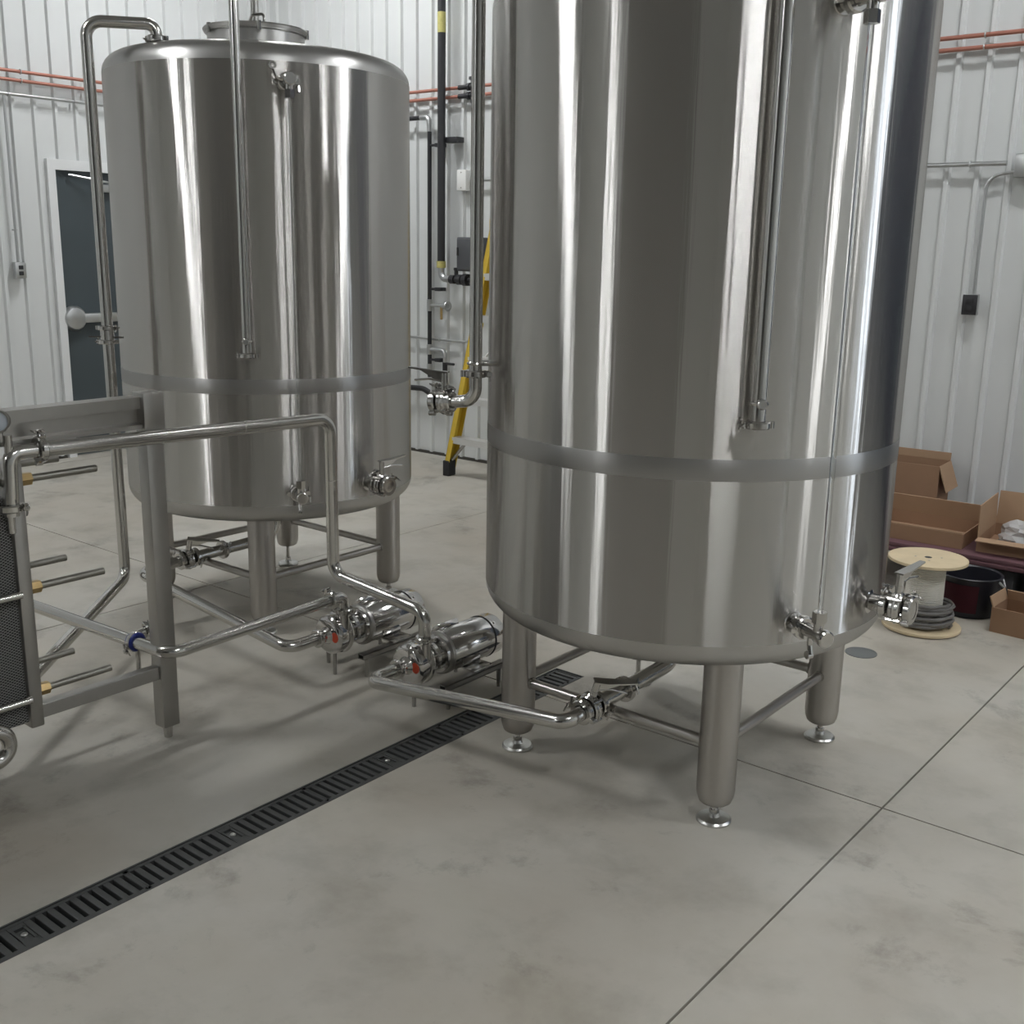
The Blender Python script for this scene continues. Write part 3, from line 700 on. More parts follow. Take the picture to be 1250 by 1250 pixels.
bm = BM(); u_ = Vector((0.12, 1, 0.25)).normalized(); cyl(bm, g+gd*0.05+u_*0.015, g+gd*0.05+u_*0.075, 0.013, 16); cyl(bm, g-Vector((0, 0, 0.12)), g-Vector((0, 0, 0.018)), 0.0085, 12); cyl(bm, g-Vector((0, 0, 0.125)), g-Vector((0, 0, 0.115)), 0.013, 8); obj('support_stub', bm, FITT, pe)
clamp(g+gd*0.05+u_*0.078, u_, 0.0165, pe, side=(1, 0, 0.6)); clamp(g+gd*0.010, gd, 0.0215, pe, side=(0, -1, -0.3), k=0.9)

# ------------------------------------------------------------------ plate heat exchanger
hx = thing('plate_heat_exchanger', (-3.1, 1.975, 0), 'plate heat exchanger in a steel frame with brass tie nuts and gauge', 'heat exchanger')
HX0, HX1 = -3.33, -3.045          # plate width
bm = BM(); box(bm, -3.128, -3.072, 1.945, 2.007, 0.045, 1.178, 0.003); po = obj('end_post', bm, SATIN, hx)
bm = BM(); box(bm, -3.132, -3.066, 1.938, 2.014, 1.070, 1.192, 0.004); obj('post_cap', bm, SATIN, po)
bm = BM(); cyl(bm, (-3.1, 1.976, 0.0), (-3.1, 1.976, 0.05), 0.014, 14, 0.017); obj('levelling_foot', bm, FITT, po)
bm = BM(); prof = [(-3.085, 1.178), (-3.150, 1.178), (-3.150, 1.078), (-3.078, 1.078), (-3.078, 1.092), (-3.108, 1.096), (-3.108, 1.138), (-3.085, 1.142)]
slab_poly(bm, [Vector((x, 0.55, z)) for x, z in prof], (0, 1, 0), 1.39); obj('carrying_bar', bm, SATIN, hx, smooth=False)
bm = BM(); box(bm, -3.118, -3.082, 0.55, 1.946, 0.222, 0.268, 0.003); obj('guide_bar', bm, SATIN, hx, smooth=False)
bm = BM(); box(bm, HX0, HX1, 1.478, 1.520, 0.215, 1.030, 0.006); obj('pressure_plate', bm, SATIN, hx)
bm = BM(); box(bm, HX0+0.02, HX1-0.016, 0.92, 1.480, 0.235, 0.93); obj('plate_pack', bm, PACK, hx, smooth=False, label='stack of dark gasketed plates')
bm = BM(); box(bm, HX0-0.04, HX1+0.02, 0.86, 0.92, 0.20, 1.24, 0.006); obj('frame_plate', bm, SATIN, hx)
for x, y0 in ((-3.30, 0.80), (-3.08, 0.80)):
    bm = BM(); box(bm, x-0.03, x+0.03, 0.84, 0.90, 0.0, 0.215, 0.003); obj('frame_foot', bm, SATIN, hx)
for i, z in enumerate((0.972, 0.640, 0.313)):
    for j, x in enumerate((-3.095, -3.322)):
        xx = HX1-0.014+0.0 if False else x
        bm = BM(); cyl(bm, (x, 1.18, z), (x, 1.776, z), 0.0115, 14); rd = obj('tie_rod', bm, DKST, hx)
        bm = BM(); cyl(bm, (x, 1.520, z), (x, 1.565, z), 0.020, 6); obj('brass_nut', bm, BRASS, rd)
for z in (0.655, 0.325):
    bm = BM(); cyl(bm, (HX1+0.012, 0.90, z-0.01), (HX1+0.012, 1.478, z-0.01), 0.0115, 14); obj('tie_rod', bm, PIPE, hx)
# nozzle tee at the end of the discharge pipe
bm = BM(); tube(bm, [(XE, 1.565, 1.062), (XE, 1.487, 1.063), (XE+0.0, 1.478, 0.88)], 0.0225, 0.035, 18, 8)
cyl(bm, (XE, 1.487, 1.06), (XE, 1.487, 1.115), 0.012, 12)
nz = obj('inlet_nozzle', bm, PIPE, hx)
clamp((XE, 1.476, 0.905), (0, 0, 1), 0.0225, nz, side=(0.6, 0.8, 0), name='clamp')
bm = BM(); cyl(bm, (XE, 1.475, 0.83), (XE, 1.475, 0.90), 0.012, 12); obj('probe', bm, FITT, nz)
gdir = Vector((2.6, -1.9, 0.2)).normalized(); gc = Vector((XE, 1.465, 1.158))
bm = BM(); lathe(bm, gc-gdir*0.015, gdir, [(0, 0), (0, 0.031), (0.026, 0.033), (0.030, 0.031), (0.030, 0.027)], 32, True, False); cyl(bm, gc-Vector((0, 0, 0.06)), gc-Vector((0, 0, 0.028)), 0.009, 10)
ga = obj('gauge', bm, SATIN, hx)
bm = BM(); lathe(bm, gc-gdir*0.002, gdir, [(0, 0.0285), (0.012, 0.0285)], 32); obj('dial', bm, DIAL, ga)
bm = BM(); s = gdir.cross(Vector((0, 0, 1))).normalized(); slab_poly(bm, [gc+gdir*0.0105+s*0.004, gc+gdir*0.0105-s*0.004, gc+gdir*0.0105+s*0.012+Vector((0, 0, 0.02))], gdir, 0.001); obj('needle', bm, RUBB, ga, smooth=False)
bm = BM(); tube(bm, [(XE+0.0, 1.12, 0.262), (XE+0.045, 1.20, 0.262), (XE+0.045, 1.385, 0.262), (XE+0.045, 1.388, 0.17), (XE+0.045, 1.15, 0.16)], 0.022, 0.045, 18, 8); obj('outlet_elbow', bm, PIPE, hx)
# ------------------------------------------------------------------ trench drain
td = thing('trench_drain', (-2.405, 1.5, -0.1), 'black slotted trench drain set into the concrete floor', 'drain')
bm = BM(); box(bm, DX0, DX1, DY0, DY1, -0.115, -0.105); box(bm, DX0, DX0+0.004, DY0, DY1, -0.105, -0.030); box(bm, DX1-0.004, DX1, DY0, DY1, -0.105, -0.030)
box(bm, DX0, DX1, DY1-0.004, DY1, -0.105, -0.030); box(bm, DX0, DX1, DY0, DY0+0.004, -0.105, -0.030)
obj('channel', bm, PIT, td, smooth=False)
for x in (DX0, DX1-0.006):
    bm = BM(); box(bm, x, x+0.006, DY0, DY1, -0.032, 0.001); obj('edge_rail', bm, GRATE, td, smooth=False)
bm = BM(); box(bm, DX0+0.006, DX1-0.006, DY1-0.006, DY1, -0.032, 0.001); obj('edge_rail', bm, GRATE, td, smooth=False)
gx0, gx1 = DX0+0.008, DX1-0.008; GL = 0.6225; gcx = (gx0+gx1)/2
def bar_mesh(w_):
    bm = BM(); box(bm, gx0+0.010-gcx, gx1-0.010-gcx, -w_/2, w_/2, -0.022, -0.0015, 0.0015)
    bmesh.ops.recalc_face_normals(bm, faces=bm.faces)
    me = bpy.data.meshes.new('bar'); bm.to_mesh(me); bm.free(); me.materials.append(GRATE); return me
BAR = bar_mesh(0.0185)
y = 1.10-GL/2-GL*2
while y < DY1-0.05:
    y1 = min(y+GL, DY1-0.008); y0 = max(y, DY0+0.006)
    if y1-y0 > 0.05:
        bm = BM(); box(bm, gx0, gx0+0.0115, y0+0.002, y1-0.002, -0.022, -0.001); box(bm, gx1-0.0115, gx1, y0+0.002, y1-0.002, -0.022, -0.001)
        for ye in (y0+0.002, y1-0.008): box(bm, gx0, gx1, ye, ye+0.006, -0.022, -0.001)
        g = obj('grate', bm, GRATE, td, smooth=False)
        n = 20; pit = GL/n; yc = y+GL/2
        for k in range(n+1):
            yb = y+k*pit
            if k == n or yb < y0 or yb > y1-0.004: continue
            if abs(yb-yc) < pit*0.6:
                bm = BM()   # bolt seat
                box(bm, gx0+0.010, gx0+0.030, yc-0.021, yc+0.021, -0.022, -0.0015); box(bm, gx1-0.030, gx1-0.010, yc-0.021, yc+0.021, -0.022, -0.0015)
                box(bm, gx0+0.026, gx1-0.026, yc-0.019, yc-0.012, -0.022, -0.0015); box(bm, gx0+0.026, gx1-0.026, yc+0.012, yc+0.019, -0.022, -0.0015)
                box(bm, gx0+0.036, gx1-0.036, yc-0.0125, yc+0.0125, -0.022, -0.006)
                bs = obj('bolt_seat', bm, GRATE, g, smooth=False)
                bm = BM(); lathe(bm, (gcx, yc, -0.006), (0, 0, 1), [(0, 0.0085), (0.004, 0.0085), (0.007, 0.005), (0.007, 0)], 14); obj('bolt', bm, PADM, g)
                continue
            o = bpy.data.objects.new('bar', BAR); COL.objects.link(o); o.parent = g; o.location = Vector((gcx, yb, 0)) - origin(g)
    y += GL

bm = BM(); cc = (GZ(1032, 797)+GZ(1070, 797))/2
lathe(bm, (cc.x, cc.y, -0.003), (0, 0, 1), [(0, 0.066), (0.006, 0.066), (0.0075, 0.062), (0.0075, 0)], 36)
mesh_thing('cleanout_cover', bm, CAP, 'small round grey floor cleanout cover near the cable spool', 'floor cover')

# ------------------------------------------------------------------ services on the walls
def wpipe(name, pts, r, mat, label, cat, br=0.04, group=None, parts=()):
    pts = [Vector(p) for p in pts]
    t = thing(name, pts[-1], label, cat, group)
    bm = BM(); tube(bm, pts, r, br, 14, 6); obj('pipe_tube', bm, mat, t); return t
YW = YB-0.027; XW = XL+0.027
def clips(t, pts, r, d, mat=GALV):
    for p in pts:
        bm = BM(); p = Vector(p); torus(bm, p, d, r+0.003, 0.004, 14, 6)
        n = Vector((0, 1, 0)) if abs(p.y-YW) < abs(p.x-XW) else Vector((-1, 0, 0))
        cyl(bm, p+n*r, p+n*(r+0.03), 0.006, 8); obj('clip', bm, mat, t)
for z, nm in ((2.795, 'upper'), (2.734, 'lower')):
    t = wpipe('service_pipe', [(XR-0.4, YW-0.04, z), (XL+0.10, YW-0.04, z)], 0.012, COPP, 'thin red pipe along the back wall, %s of the pair' % nm, 'pipe', group='red service pipes')
    clips(t, [(x, YW-0.04, z) for x in (-6.9, -5.0, -3.5, -2.0)], 0.012, (1, 0, 0))
    t = wpipe('service_pipe', [(XW+0.04, -2.0, z+0.012), (XW+0.04, YB-0.12, z+0.012)], 0.012, COPP, 'thin red pipe along the wall with the exit door, %s of the pair' % nm, 'pipe', group='red service pipes')
    clips(t, [(XW+0.04, y, z+0.012) for y in (4.2, 4.7, 5.2)], 0.012, (0, 1, 0))
t = wpipe('conduit', [(XW+0.03, -2.0, 2.650), (XW+0.03, YB-0.1, 2.650)], 0.012, GALV, 'grey horizontal conduit above the exit door', 'conduit', group='electrical conduits')
clips(t, [(XW+0.03, y, 2.650) for y in (4.1, 4.6, 5.1, 5.6)], 0.012, (0, 1, 0))
# black hardware joining the red pipes near the gas pipe
va = thing('pipe_valve', (-5.62, YW-0.04, 2.70), 'black valve assembly joining the two red pipes', 'valve')
for z in (2.795, 2.734):
    bm = BM(); cyl(bm, (-5.74, YW-0.04, z), (-5.56, YW-0.04, z), 0.018, 12); cyl(bm, (-5.655, YW-0.04, z), (-5.63, YW-0.04, z), 0.028, 8); obj('valve_body', bm, BLACK, va)
bm = BM(); cyl(bm, (-5.60, YW-0.045, 2.68), (-5.60, YW-0.045, 2.85), 0.017, 12); cyl(bm, (-5.60, YW-0.045, 2.84), (-5.60, YW-0.045, 2.86), 0.03, 8); obj('bypass', bm, BLACK, va)
# gas pipe
ygas = YW-0.105
gp_ = thing('gas_pipe', (-5.855, ygas, 1.41), 'thick black vertical gas pipe with yellow tape on the back wall', 'pipe')
bm = BM(); cyl(bm, (-5.855, ygas, 1.53), (-5.855, ygas, ZC-0.02), 0.030, 18); obj('riser', bm, BLACK, gp_)
bm = BM(); cyl(bm, (-5.855, ygas, 3.175), (-5.855, ygas, 3.315), 0.0315, 18); obj('tape', bm, YTAG, gp_, label='yellow tape')
bm = BM(); cyl(bm, (-5.855, ygas, 1.495), (-5.855, ygas, 1.545), 0.036, 18); obj('tape', bm, YTAG, gp_, label='yellow tape')
bm = BM(); tube(bm, [(-5.855, ygas, 1.52), (-5.855, ygas, 1.415), (-5.74, ygas, 1.412)], 0.026, 0.07, 16, 8); obj('elbow', bm, GALV, gp_)
bm = BM(); cyl(bm, (-5.75, ygas, 1.412), (-5.36, ygas, 1.408), 0.020, 14)
for x, r in ((-5.735, 0.034), (-5.66, 0.040), (-5.60, 0.046), (-5.45, 0.036)): cyl(bm, (x-0.022, ygas, 1.412), (x+0.022, ygas, 1.412), r, 10)
cyl(bm, (-5.70, ygas, 1.42), (-5.70, ygas, 1.50), 0.016, 10); cyl(bm, (-5.70, ygas, 1.48), (-5.70, ygas, 1.50), 0.02, 8)
obj('regulator', bm, BLACK, gp_)
for z in (2.43,):
    bm = BM(); box(bm, -5.86, -5.72, ygas+0.02, YW, z-0.02, z+0.02, 0.003); obj('bracket', bm, BLACK, gp_)
# thin black pipe with branches
yth = YW-0.06; xt = -6.02
tp = thing('water_pipe', (xt, yth, 0.66), 'thin black vertical pipe with small valves on the back wall', 'pipe')
bm = BM(); cyl(bm, (-6.55, yth, 2.600), (-6.09, yth, 2.604), 0.017, 12); obj('feed', bm, BLACK, tp)
bm = BM(); tube(bm, [(-6.11, yth, 2.604), (xt, yth, 2.605), (xt, yth, 2.50)], 0.021, 0.05, 14, 6); obj('elbow', bm, GALV, tp)
bm = BM(); cyl(bm, (xt, yth, 0.64), (xt+0.0, yth, 2.52), 0.017, 12); obj('riser', bm, BLACK, tp)
for z in (2.40, 1.33, 0.78):
    bm = BM(); cyl(bm, (xt, yth, z), (xt+0.11, yth, z), 0.010, 8); box(bm, xt+0.06, xt+0.12, yth-0.01, YW, z-0.014, z+0.014, 0.003); obj('clip', bm, BLACK, tp)
for z0, z1 in ((1.25, 1.16), (0.90, 0.82), (0.70, 0.745)):
    bm = BM(); cyl(bm, (xt, yth, z0), (xt, yth, z1), 0.023, 12); obj('coupling', bm, GALV, tp)
bm = BM(); cyl(bm, (xt, yth, 1.205), (xt+0.16, yth, 1.205), 0.013, 10); cyl(bm, (xt+0.15, yth-0.01, 1.205), (xt+0.20, yth-0.01, 1.205), 0.022, 10); torus(bm, (xt+0.21, yth-0.02, 1.205), (1, 0, 0), 0.034, 0.008, 18, 6); obj('tap', bm, GALV, tp)
bm = BM(); cyl(bm, (xt+0.125, yth, 1.10), (xt+0.125, yth, 1.195), 0.010, 10); obj('spout', bm, BRASS, tp)
bm = BM(); tube(bm, [(xt, yth, 0.86), (xt+0.165, yth, 0.86), (xt+0.165, yth, 0.60)], 0.016, 0.04, 12, 6); obj('branch', bm, GALV, tp)
bm = BM(); cyl(bm, (xt+0.165, yth, 0.55), (xt+0.165, yth, 0.77), 0.020, 12); cyl(bm, (xt+0.165, yth, 0.76), (xt+0.26, yth, 0.76), 0.010, 8); obj('drop', bm, BLACK, tp)
bm = BM(); tube(bm, [(-6.45, YW-0.05, 0.53), (-6.10, YW-0.05, 0.54), (-5.93, YW-0.05, 0.47)], 0.022, 0.15, 12, 8); mesh_thing('black_hose', bm, RUBB, 'black hose hanging on the back wall below the thin pipe', 'hose')
# electrical: white switch box, dark enclosure, conduits
sb = GY(565, 220, YW-0.03)
bm = BM(); box(bm, sb.x-0.045, sb.x+0.045, YW-0.05, YW, sb.z-0.075, sb.z+0.075, 0.004)
s_ = tag(obj('box_body', bm, WPLA, None), None); 
sw = thing('switch_box', (sb.x, YW-0.025, sb.z-0.075), 'small white switch box on the back wall beside the gas pipe', 'switch')
s_.data.transform(Matrix.Translation(-Vector(sw.location))); s_.parent = sw
for dz in (-0.055, 0.055):
    bm = BM(); cyl(bm, (sb.x, YW-0.053, sb.z+dz), (sb.x, YW-0.049, sb.z+dz), 0.005, 8); obj('screw', bm, DKST, sw)
eb = thing('electrical_enclosure', (-5.55, YW-0.1, 1.47), 'dark grey electrical enclosure on the back wall behind the step ladder', 'enclosure')
bm = BM(); box(bm, -5.675, -5.475, YW-0.13, YW, 1.475, 1.725, 0.008); obj('box_body', bm, DGRY, eb)
bm = BM(); box(bm, -5.665, -5.485, YW-0.142, YW-0.13, 1.485, 1.715, 0.005); cv_ = obj('cover', bm, DGRY, eb)
bm = BM(); box(bm, -5.655, -5.645, YW-0.155, YW-0.142, 1.59, 1.65, 0.003); obj('latch', bm, BLACK, eb)
t = wpipe('conduit', [(-5.60, YW-0.02, 1.47), (-5.60, YW-0.02, 0.935), (-6.6, YW-0.02, 0.945)], 0.0095, GALV, 'thin bent conduit low on the back wall beside the step ladder', 'conduit', 0.09, 'electrical conduits')
clips(t, [(-5.95, YW-0.02, 0.938)], 0.0095, (1, 0, 0))
zc_ = 2.140
t = wpipe('conduit', [(-5.62, YW-0.03, zc_), (-1.82, YW-0.03, zc_)], 0.013, GALV, 'long horizontal conduit on the back wall behind the big tank', 'conduit', group='electrical conduits')
clips(t, [(x, YW-0.03, zc_) for x in (-5.2, -4.0, -3.0, -2.01)], 0.013, (1, 0, 0))
jb = GY(1247, 202, YW-0.04)
bm = BM(); box(bm, jb.x-0.03, jb.x+0.09, YW-0.065, YW, jb.z-0.06, jb.z+0.06, 0.005); mesh_thing('junction_box', bm, GALV, 'grey junction box on the back wall above the cardboard boxes', 'junction box')
ob = GY(1184, 372, YW-0.04)
t = wpipe('conduit', [(jb.x-0.03, YW-0.03, jb.z-0.03), (ob.x+0.012, YW-0.03, jb.z-0.05), (ob.x+0.012, YW-0.03, ob.z+0.06)], 0.0095, GALV, 'thin curved conduit dropping to the black outlet box', 'conduit', 0.13, 'electrical conduits')
def outlet(c, n, label, fm=BLACK):
    t = thing('outlet_box', c, label, 'outlet'); n = Vector(n); s = Vector((0, 0, 1)).cross(n)
    def ob_(name, w_, h_, d0, d1, mat, dz=0, par=None):
        bm = BM(); p0 = Vector(c)-s*w_+n*d0+Vector((0, 0, dz-h_)); p1 = Vector(c)+s*w_+n*d1+Vector((0, 0, dz+h_))
        box(bm, min(p0.x, p1.x), max(p0.x, p1.x), min(p0.y, p1.y), max(p0.y, p1.y), p0.z, p1.z, 0.003); return obj(name, bm, mat, par or t)
    ob_('back_box', 0.036, 0.058, 0.0, 0.045, GALV); fp = ob_('face_plate', 0.040, 0.055, 0.045, 0.052, fm)
    for dz in (-0.021, 0.021): ob_('socket', 0.017, 0.014, 0.052, 0.056, RUBB, dz, fp)
outlet(Vector((ob.x, YW, ob.z)), (0, -1, 0), 'black outlet box on the back wall under a curved conduit')
lo = GX(24, 330, XW+0.03)
outlet(Vector((XW, lo.y, lo.z)), (1, 0, 0), 'grey metal outlet box on the wall beside the exit door', GALV)
t = wpipe('conduit', [(XW+0.028, lo.y-0.005, 2.640), (XW+0.028, lo.y-0.005, lo.z+0.055)], 0.010, GALV, 'vertical conduit dropping to the outlet box beside the exit door', 'conduit', group='electrical conduits')
clips(t, [(XW+0.028, lo.y-0.005, 1.72)], 0.010, (0, 0, 1))

# ------------------------------------------------------------------ step ladder
ld = thing('step_ladder', (-5.10, 6.1, 0), 'yellow fibreglass step ladder standing against the back wall', 'ladder')
LH = 1.80
def rail(p0, p1, w_, dp, mat, name, par, lip=True):
    p0 = Vector(p0); p1 = Vector(p1); d = (p1-p0).normalized(); s = Vector((1, 0, 0)); s = (s-d*s.dot(d)).normalized(); f = d.cross(s).normalized()
    bm = BM()
    def bar(a0, a1, b0, b1): 
        slab_poly(bm, [p0+s*a+f*b for a, b in ((a0, b0), (a1, b0), (a1, b1), (a0, b1))], d, (p1-p0).length)
    bar(-w_/2, -w_/2+0.006, -dp/2, dp/2); bar(-w_/2, w_/2, -dp/2, -dp/2+0.006); bar(-w_/2, w_/2, dp/2-0.006, dp/2)
    return obj(name, bm, mat, par, smooth=False)
FLx, FRx, TLx, TRx = -5.385, -4.86, -5.10, -4.77
for s, (xb, xt_) in enumerate(((FLx, TLx), (FRx, TRx))):
    r = rail((xb, 5.925, 0.06), (xt_, 6.09, LH), 0.042, 0.085, YELL, 'front_rail', ld)
    bm = BM(); box(bm, xb-0.028, xb+0.028, 5.878, 5.962, 0.0, 0.115, 0.006); obj('rubber_foot', bm, RUBB, r)
    rr = rail((xb+(0.05 if s == 0 else -0.05), 6.355, 0.05), (xt_, 6.17, LH-0.03), 0.028, 0.05, YELL, 'rear_rail', ld)
    bm = BM(); box(bm, xb+(0.05 if s == 0 else -0.05)-0.022, xb+(0.05 if s == 0 else -0.05)+0.022, 6.325, 6.385, 0.0, 0.09, 0.005); obj('rubber_foot', bm, RUBB, rr)
for k in range(1, 6):
    z = 0.295*k; f = (z-0.06)/(LH-0.06); x0 = FLx+(TLx-FLx)*f; x1 = FRx+(TRx-FRx)*f; yy = 5.925+(6.09-5.925)*f
    bm = BM(); box(bm, x0+0.004, x1-0.004, yy-0.042, yy+0.042, z-0.004, z, 0.001); box(bm, x0+0.004, x1-0.004, yy-0.045, yy-0.041, z-0.048, z, 0.001); box(bm, x0+0.004, x1-0.004, yy+0.041, yy+0.045, z-0.03, z, 0.001)
    obj('step', bm, ALUM, ld, smooth=False)
bm = BM(); box(bm, TLx-0.02, TRx+0.02, 6.03, 6.22, LH-0.02, LH+0.05, 0.01); obj('top_cap', bm, YELL, ld)
bm = BM(); cyl(bm, (FLx+0.02, 5.93, 0.12), (FLx+0.15, 5.965, 0.28), 0.012, 10); obj('knee_brace', bm, SATIN, ld)
bm = BM(); cyl(bm, (FRx-0.02, 5.93, 0.12), (FRx-0.15, 5.965, 0.28), 0.012, 10); obj('knee_brace', bm, SATIN, ld)
for x in (-5.24, -4.83):
    bm = BM(); tube(bm, [(x, 6.00, 0.90), (x+0.005, 6.11, 0.84), (x+0.01, 6.25, 0.96)], 0.008, 0.01, 8); obj('spreader', bm, SATIN, ld)
for k in (1, 2, 3, 4):
    z = 0.36*k; f = z/LH; bm = BM(); x0 = FLx+0.05+(TLx-FLx-0.05)*f; x1 = FRx-0.05+(TRx-FRx+0.05)*f; yy = 6.355+(6.17-6.355)*f
    box(bm, x0, x1, yy-0.012, yy+0.012, z-0.018, z+0.018, 0.002); obj('rear_bar', bm, ALUM, ld, smooth=False)

# ------------------------------------------------------------------ cable spool
sc_ = Vector((-1.525, 4.885, 0)); sp = thing('cable_spool', sc_, 'wooden cable spool with white cable and grey coil standing on end', 'cable spool', None)
U = (0, 0, 1)
for z, r in ((0.004, 0.172), (0.318, 0.172)):
    bm = BM(); lathe(bm, (sc_.x, sc_.y, z), U, [(0, 0.0), (0, r-0.002), (0.002, r), (0.012, r), (0.014, r-0.002), (0.014, 0.0)], 48); fl_ = obj('flange', bm, PLY, sp)
    if z > 0.1:
        bm = BM(); lathe(bm, (sc_.x, sc_.y, z+0.0135), U, [(0, 0.016), (0.001, 0.016), (0.001, 0)], 20); obj('arbor_hole', bm, RUBB, fl_, smooth=False)
        for dx, dy in ((0.05, 0.03), (-0.05, -0.02), (0.02, -0.05)):
            bm = BM(); lathe(bm, (sc_.x+dx, sc_.y+dy, z+0.0135), U, [(0, 0.005), (0.001, 0.005), (0.001, 0)], 10); obj('nail_hole', bm, DKST, fl_, smooth=False)
bm = BM(); lathe(bm, (sc_.x, sc_.y, 0.018), U, [(0, 0.076)] + [(0.004*k, 0.083 if k % 2 else 0.080) for k in range(1, 70)] + [(0.285, 0.080), (0.30, 0.075)], 36); obj('cable_winding', bm, REEL, sp, angle=70)
bm = BM(); torus(bm, (sc_.x, sc_.y, 0.302), U, 0.088, 0.008, 36, 8); obj('cable_end', bm, REEL, sp)
bm = BM()
pts = []
for k in range(8*28+1):
    a = 2*math.pi*k/28; rr = 0.112+0.009*math.sin(k*0.13)+0.003*math.sin(k*1.7); pts.append(Vector((sc_.x+0.012+rr*math.cos(a), sc_.y-0.004+rr*math.sin(a), 0.030+0.0125*k/28+0.004*math.sin(a+k*0.01))))
tube(bm, pts, 0.0085, 0, 8, smoothpath=False); obj('cable_coil', bm, CABL, sp, angle=70)

# ------------------------------------------------------------------ cardboard boxes and bundles by the back wall
def carton(cx, cy_, z0, w_, d_, h_, rz, label, mat=CARD, flaps=(), name='cardboard_box', tape=False):
    """open-topped carton; flaps: (side, length, angle from vertical in degrees, outward +)"""
    t = thing(name, (cx, cy_, z0), label, 'box', 'cardboard boxes'); th = 0.006
    Mx = Matrix.Translation((cx, cy_, z0)) @ Matrix.Rotation(math.radians(rz), 4, 'Z')
    def add(nm, a, M2=None, mt=None):
        bm = BM(); box(bm, *a, 0.0012, 0, None)
        bmesh.ops.transform(bm, matrix=Mx @ (M2 or Matrix.Identity(4)), verts=bm.verts); return obj(nm, bm, mt or mat, t, smooth=False)
    w2, d2_ = w_/2, d_/2
    bm = BM()
    for a in ((-w2, w2, -d2_, -d2_+th, 0, h_), (-w2, w2, d2_-th, d2_, 0, h_), (-w2, -w2+th, -d2_+th, d2_-th, 0, h_), (w2-th, w2, -d2_+th, d2_-th, 0, h_), (-w2+th, w2-th, -d2_+th, d2_-th, 0, th)):
        box(bm, *a)
    bmesh.ops.transform(bm, matrix=Mx, verts=bm.verts); obj('box_walls', bm, mat, t, smooth=False)
    for side, ln, ang in flaps:
        ax = 'X' if side in 'fb' else 'Y'
        sg = {'f': 1, 'b': -1, 'l': -1, 'r': 1}[side]
        piv = {'f': (0, -d2_+th/2, h_), 'b': (0, d2_-th/2, h_), 'l': (-w2+th/2, 0, h_), 'r': (w2-th/2, 0, h_)}[side]
        M2 = Matrix.Translation(piv) @ Matrix.Rotation(math.radians(ang*sg), 4, ax)
        a = (-w2+0.004, w2-0.004, -th/2, th/2, 0, ln) if side in 'fb' else (-th/2, th/2, -d2_+0.004, d2_-0.004, 0, ln)
        add('flap', a, M2, CARDI)
    return t
# low platform carrying the cartons
PFZ = 0.236
pf = thing('low_platform', (-1.45, 5.8, 0), 'low plum-edged platform carrying the cardboard boxes', 'platform')
Mp = Matrix.Translation((-1.45, 5.42, 0)) @ Matrix.Rotation(math.radians(2), 4, 'Z')
bm = BM(); box(bm, -0.78, 0.72, 0.0, 0.86, PFZ-0.022, PFZ, 0.003, 0, Mp); obj('deck', bm, PLUM, pf)
bm = BM(); box(bm, -0.78, 0.72, -0.006, 0.012, PFZ-0.045, PFZ-0.024, 0.003, 0, Mp); obj('edge_strip', bm, PLUM, pf)
for x, y in ((-0.74, 0.06), (0.68, 0.06), (-0.74, 0.80), (0.68, 0.80)):
    bm = BM(); box(bm, x-0.025, x+0.025, y-0.025, y+0.025, 0, PFZ-0.022, 0.003, 0, Mp); obj('leg', bm, BLACK, pf)
carton(-2.10, 6.20, PFZ+0.001, 0.40, 0.24, 0.285, 3, 'open cardboard box against the back wall with a hanging side flap', flaps=(('r', 0.15, 160), ('b', 0.045, 4), ('l', 0.15, 150)))
carton(-1.835, 5.66, PFZ+0.001, 0.54, 0.36, 0.075, 2, 'shallow open cardboard tray behind the cable spool', flaps=(('b', 0.09, -8), ('f', 0.008, 0), ('l', 0.14, 35)))
carton(-1.30, 5.72, PFZ+0.001, 0.42, 0.40, 0.07, 4, 'open cardboard box with raised flaps holding a clear plastic bag', flaps=(('l', 0.16, 2), ('b', 0.17, 8), ('f', 0.06, 95)))
carton(-1.150, 5.125, 0.0, 0.225, 0.19, 0.115, -4, 'small open cardboard box alone on the floor', mat=CARD, flaps=(('l', 0.05, 20), ('r', 0.06, 110), ('b', 0.05, -20)))
# clear plastic bag of fittings
bm = BM(); bmesh.ops.create_icosphere(bm, subdivisions=3, radius=0.12)
for v in bm.verts:
    n = v.co.normalized(); k = 1+0.22*math.sin(9*n.x+3*n.y)*math.cos(7*n.z+5*n.y)+0.10*math.sin(21*n.y+11*n.x)
    v.co = Vector((v.co.x*k*1.25, v.co.y*k, max(v.co.z*k*0.6, -0.055)))
zmin = min(v.co.z for v in bm.verts)
bmesh.ops.translate(bm, verts=bm.verts, vec=Vector((-1.29, 5.72, PFZ+0.008-zmin)))
mesh_thing('plastic_bag', bm, BAG, 'clear crumpled plastic bag lying in the open cardboard box', 'bag', angle=20)
for k in range(7):
    bm = BM(); a = k*0.9; x = -1.29+0.055*math.cos(a)*(1+0.4*(k % 2)); y = 5.60+0.02*math.sin(a*2); y = 5.565+0.012*(k % 3)
    x = -1.40+0.045*k; z = PFZ+0.008
    cyl(bm, (x, y, z), (x+0.012, y+0.003, z+0.045), 0.011, 10); cyl(bm, (x+0.004, y, z+0.02), (x+0.006, y, z+0.032), 0.016, 6)
    mesh_thing('pipe_fitting', bm, MIRR, 'small shiny pipe fitting in the open cardboard box beside the bag', 'fitting', 'loose pipe fittings in the box')
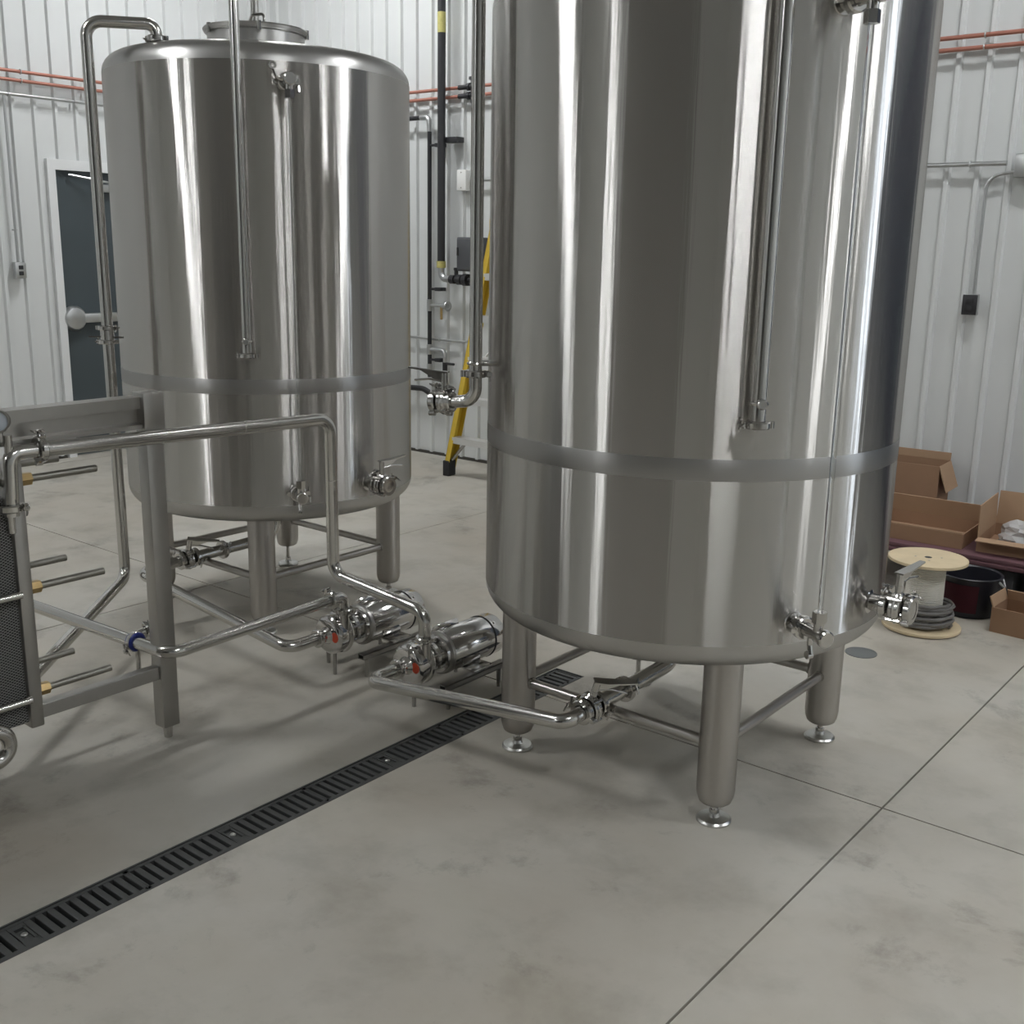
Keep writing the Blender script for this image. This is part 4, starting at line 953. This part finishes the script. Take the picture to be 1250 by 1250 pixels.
# round tub with maroon panel
tc_ = Vector((-1.435, 5.262, 0)); tb = thing('fabric_tub', tc_, 'black round tub with a maroon side beside the cable spool', 'tub')
bm = BM(); lathe(bm, tc_, U, [(0, 0.0), (0, 0.118), (0.02, 0.128), (0.185, 0.140), (0.192, 0.143), (0.196, 0.138), (0.19, 0.131), (0.03, 0.118), (0.03, 0)], 40); obj('tub_body', bm, NAVY, tb)
bm = BM(); a0_, a1_ = math.radians(-165), math.radians(-58); lo_, hi_ = [], []
for k in range(11):
    a = a0_+(a1_-a0_)*k/10
    lo_.append(bm.verts.new(tc_+Vector((0.1325*math.cos(a), 0.1325*math.sin(a), 0.03)))); hi_.append(bm.verts.new(tc_+Vector((0.1425*math.cos(a), 0.1425*math.sin(a), 0.165))))
for k in range(10): bm.faces.new([lo_[k], lo_[k+1], hi_[k+1], hi_[k]])
bmesh.ops.solidify(bm, geom=list(bm.faces), thickness=0.002)
obj('side_panel', bm, MAROON, tb, label='maroon panel')
bm = BM(); tube(bm, [tc_+Vector((0.136, -0.03, 0.18)), tc_+Vector((0.165, -0.02, 0.15)), tc_+Vector((0.136, 0.03, 0.18))], 0.006, 0.01, 8); obj('strap', bm, GALV, tb)
# black bundle under the platform
bm = BM(); bmesh.ops.create_icosphere(bm, subdivisions=3, radius=1)
for v in bm.verts:
    n = v.co.normalized(); k = 1+0.06*math.sin(8*n.x+5*n.z)+0.05*math.cos(11*n.y+3*n.x)
    f = lambda t: math.copysign(abs(t)**0.55, t)
    v.co = Vector((f(n.x)*0.20*k, f(n.y)*0.20*k, f(n.z)*0.088*k))
zmin = min(v.co.z for v in bm.verts); bmesh.ops.translate(bm, verts=bm.verts, vec=Vector((-1.075, 5.70, -zmin)))
mesh_thing('bundled_tarp', bm, NAVY, 'black bundled plastic sheet under the low platform', 'bundle', angle=60)
bm = BM(); box(bm, -1.62, -1.30, 5.50, 5.80, 0, 0.17, 0.02); mesh_thing('storage_crate', bm, DGRY, 'dark crate pushed under the low platform behind the tub', 'crate')
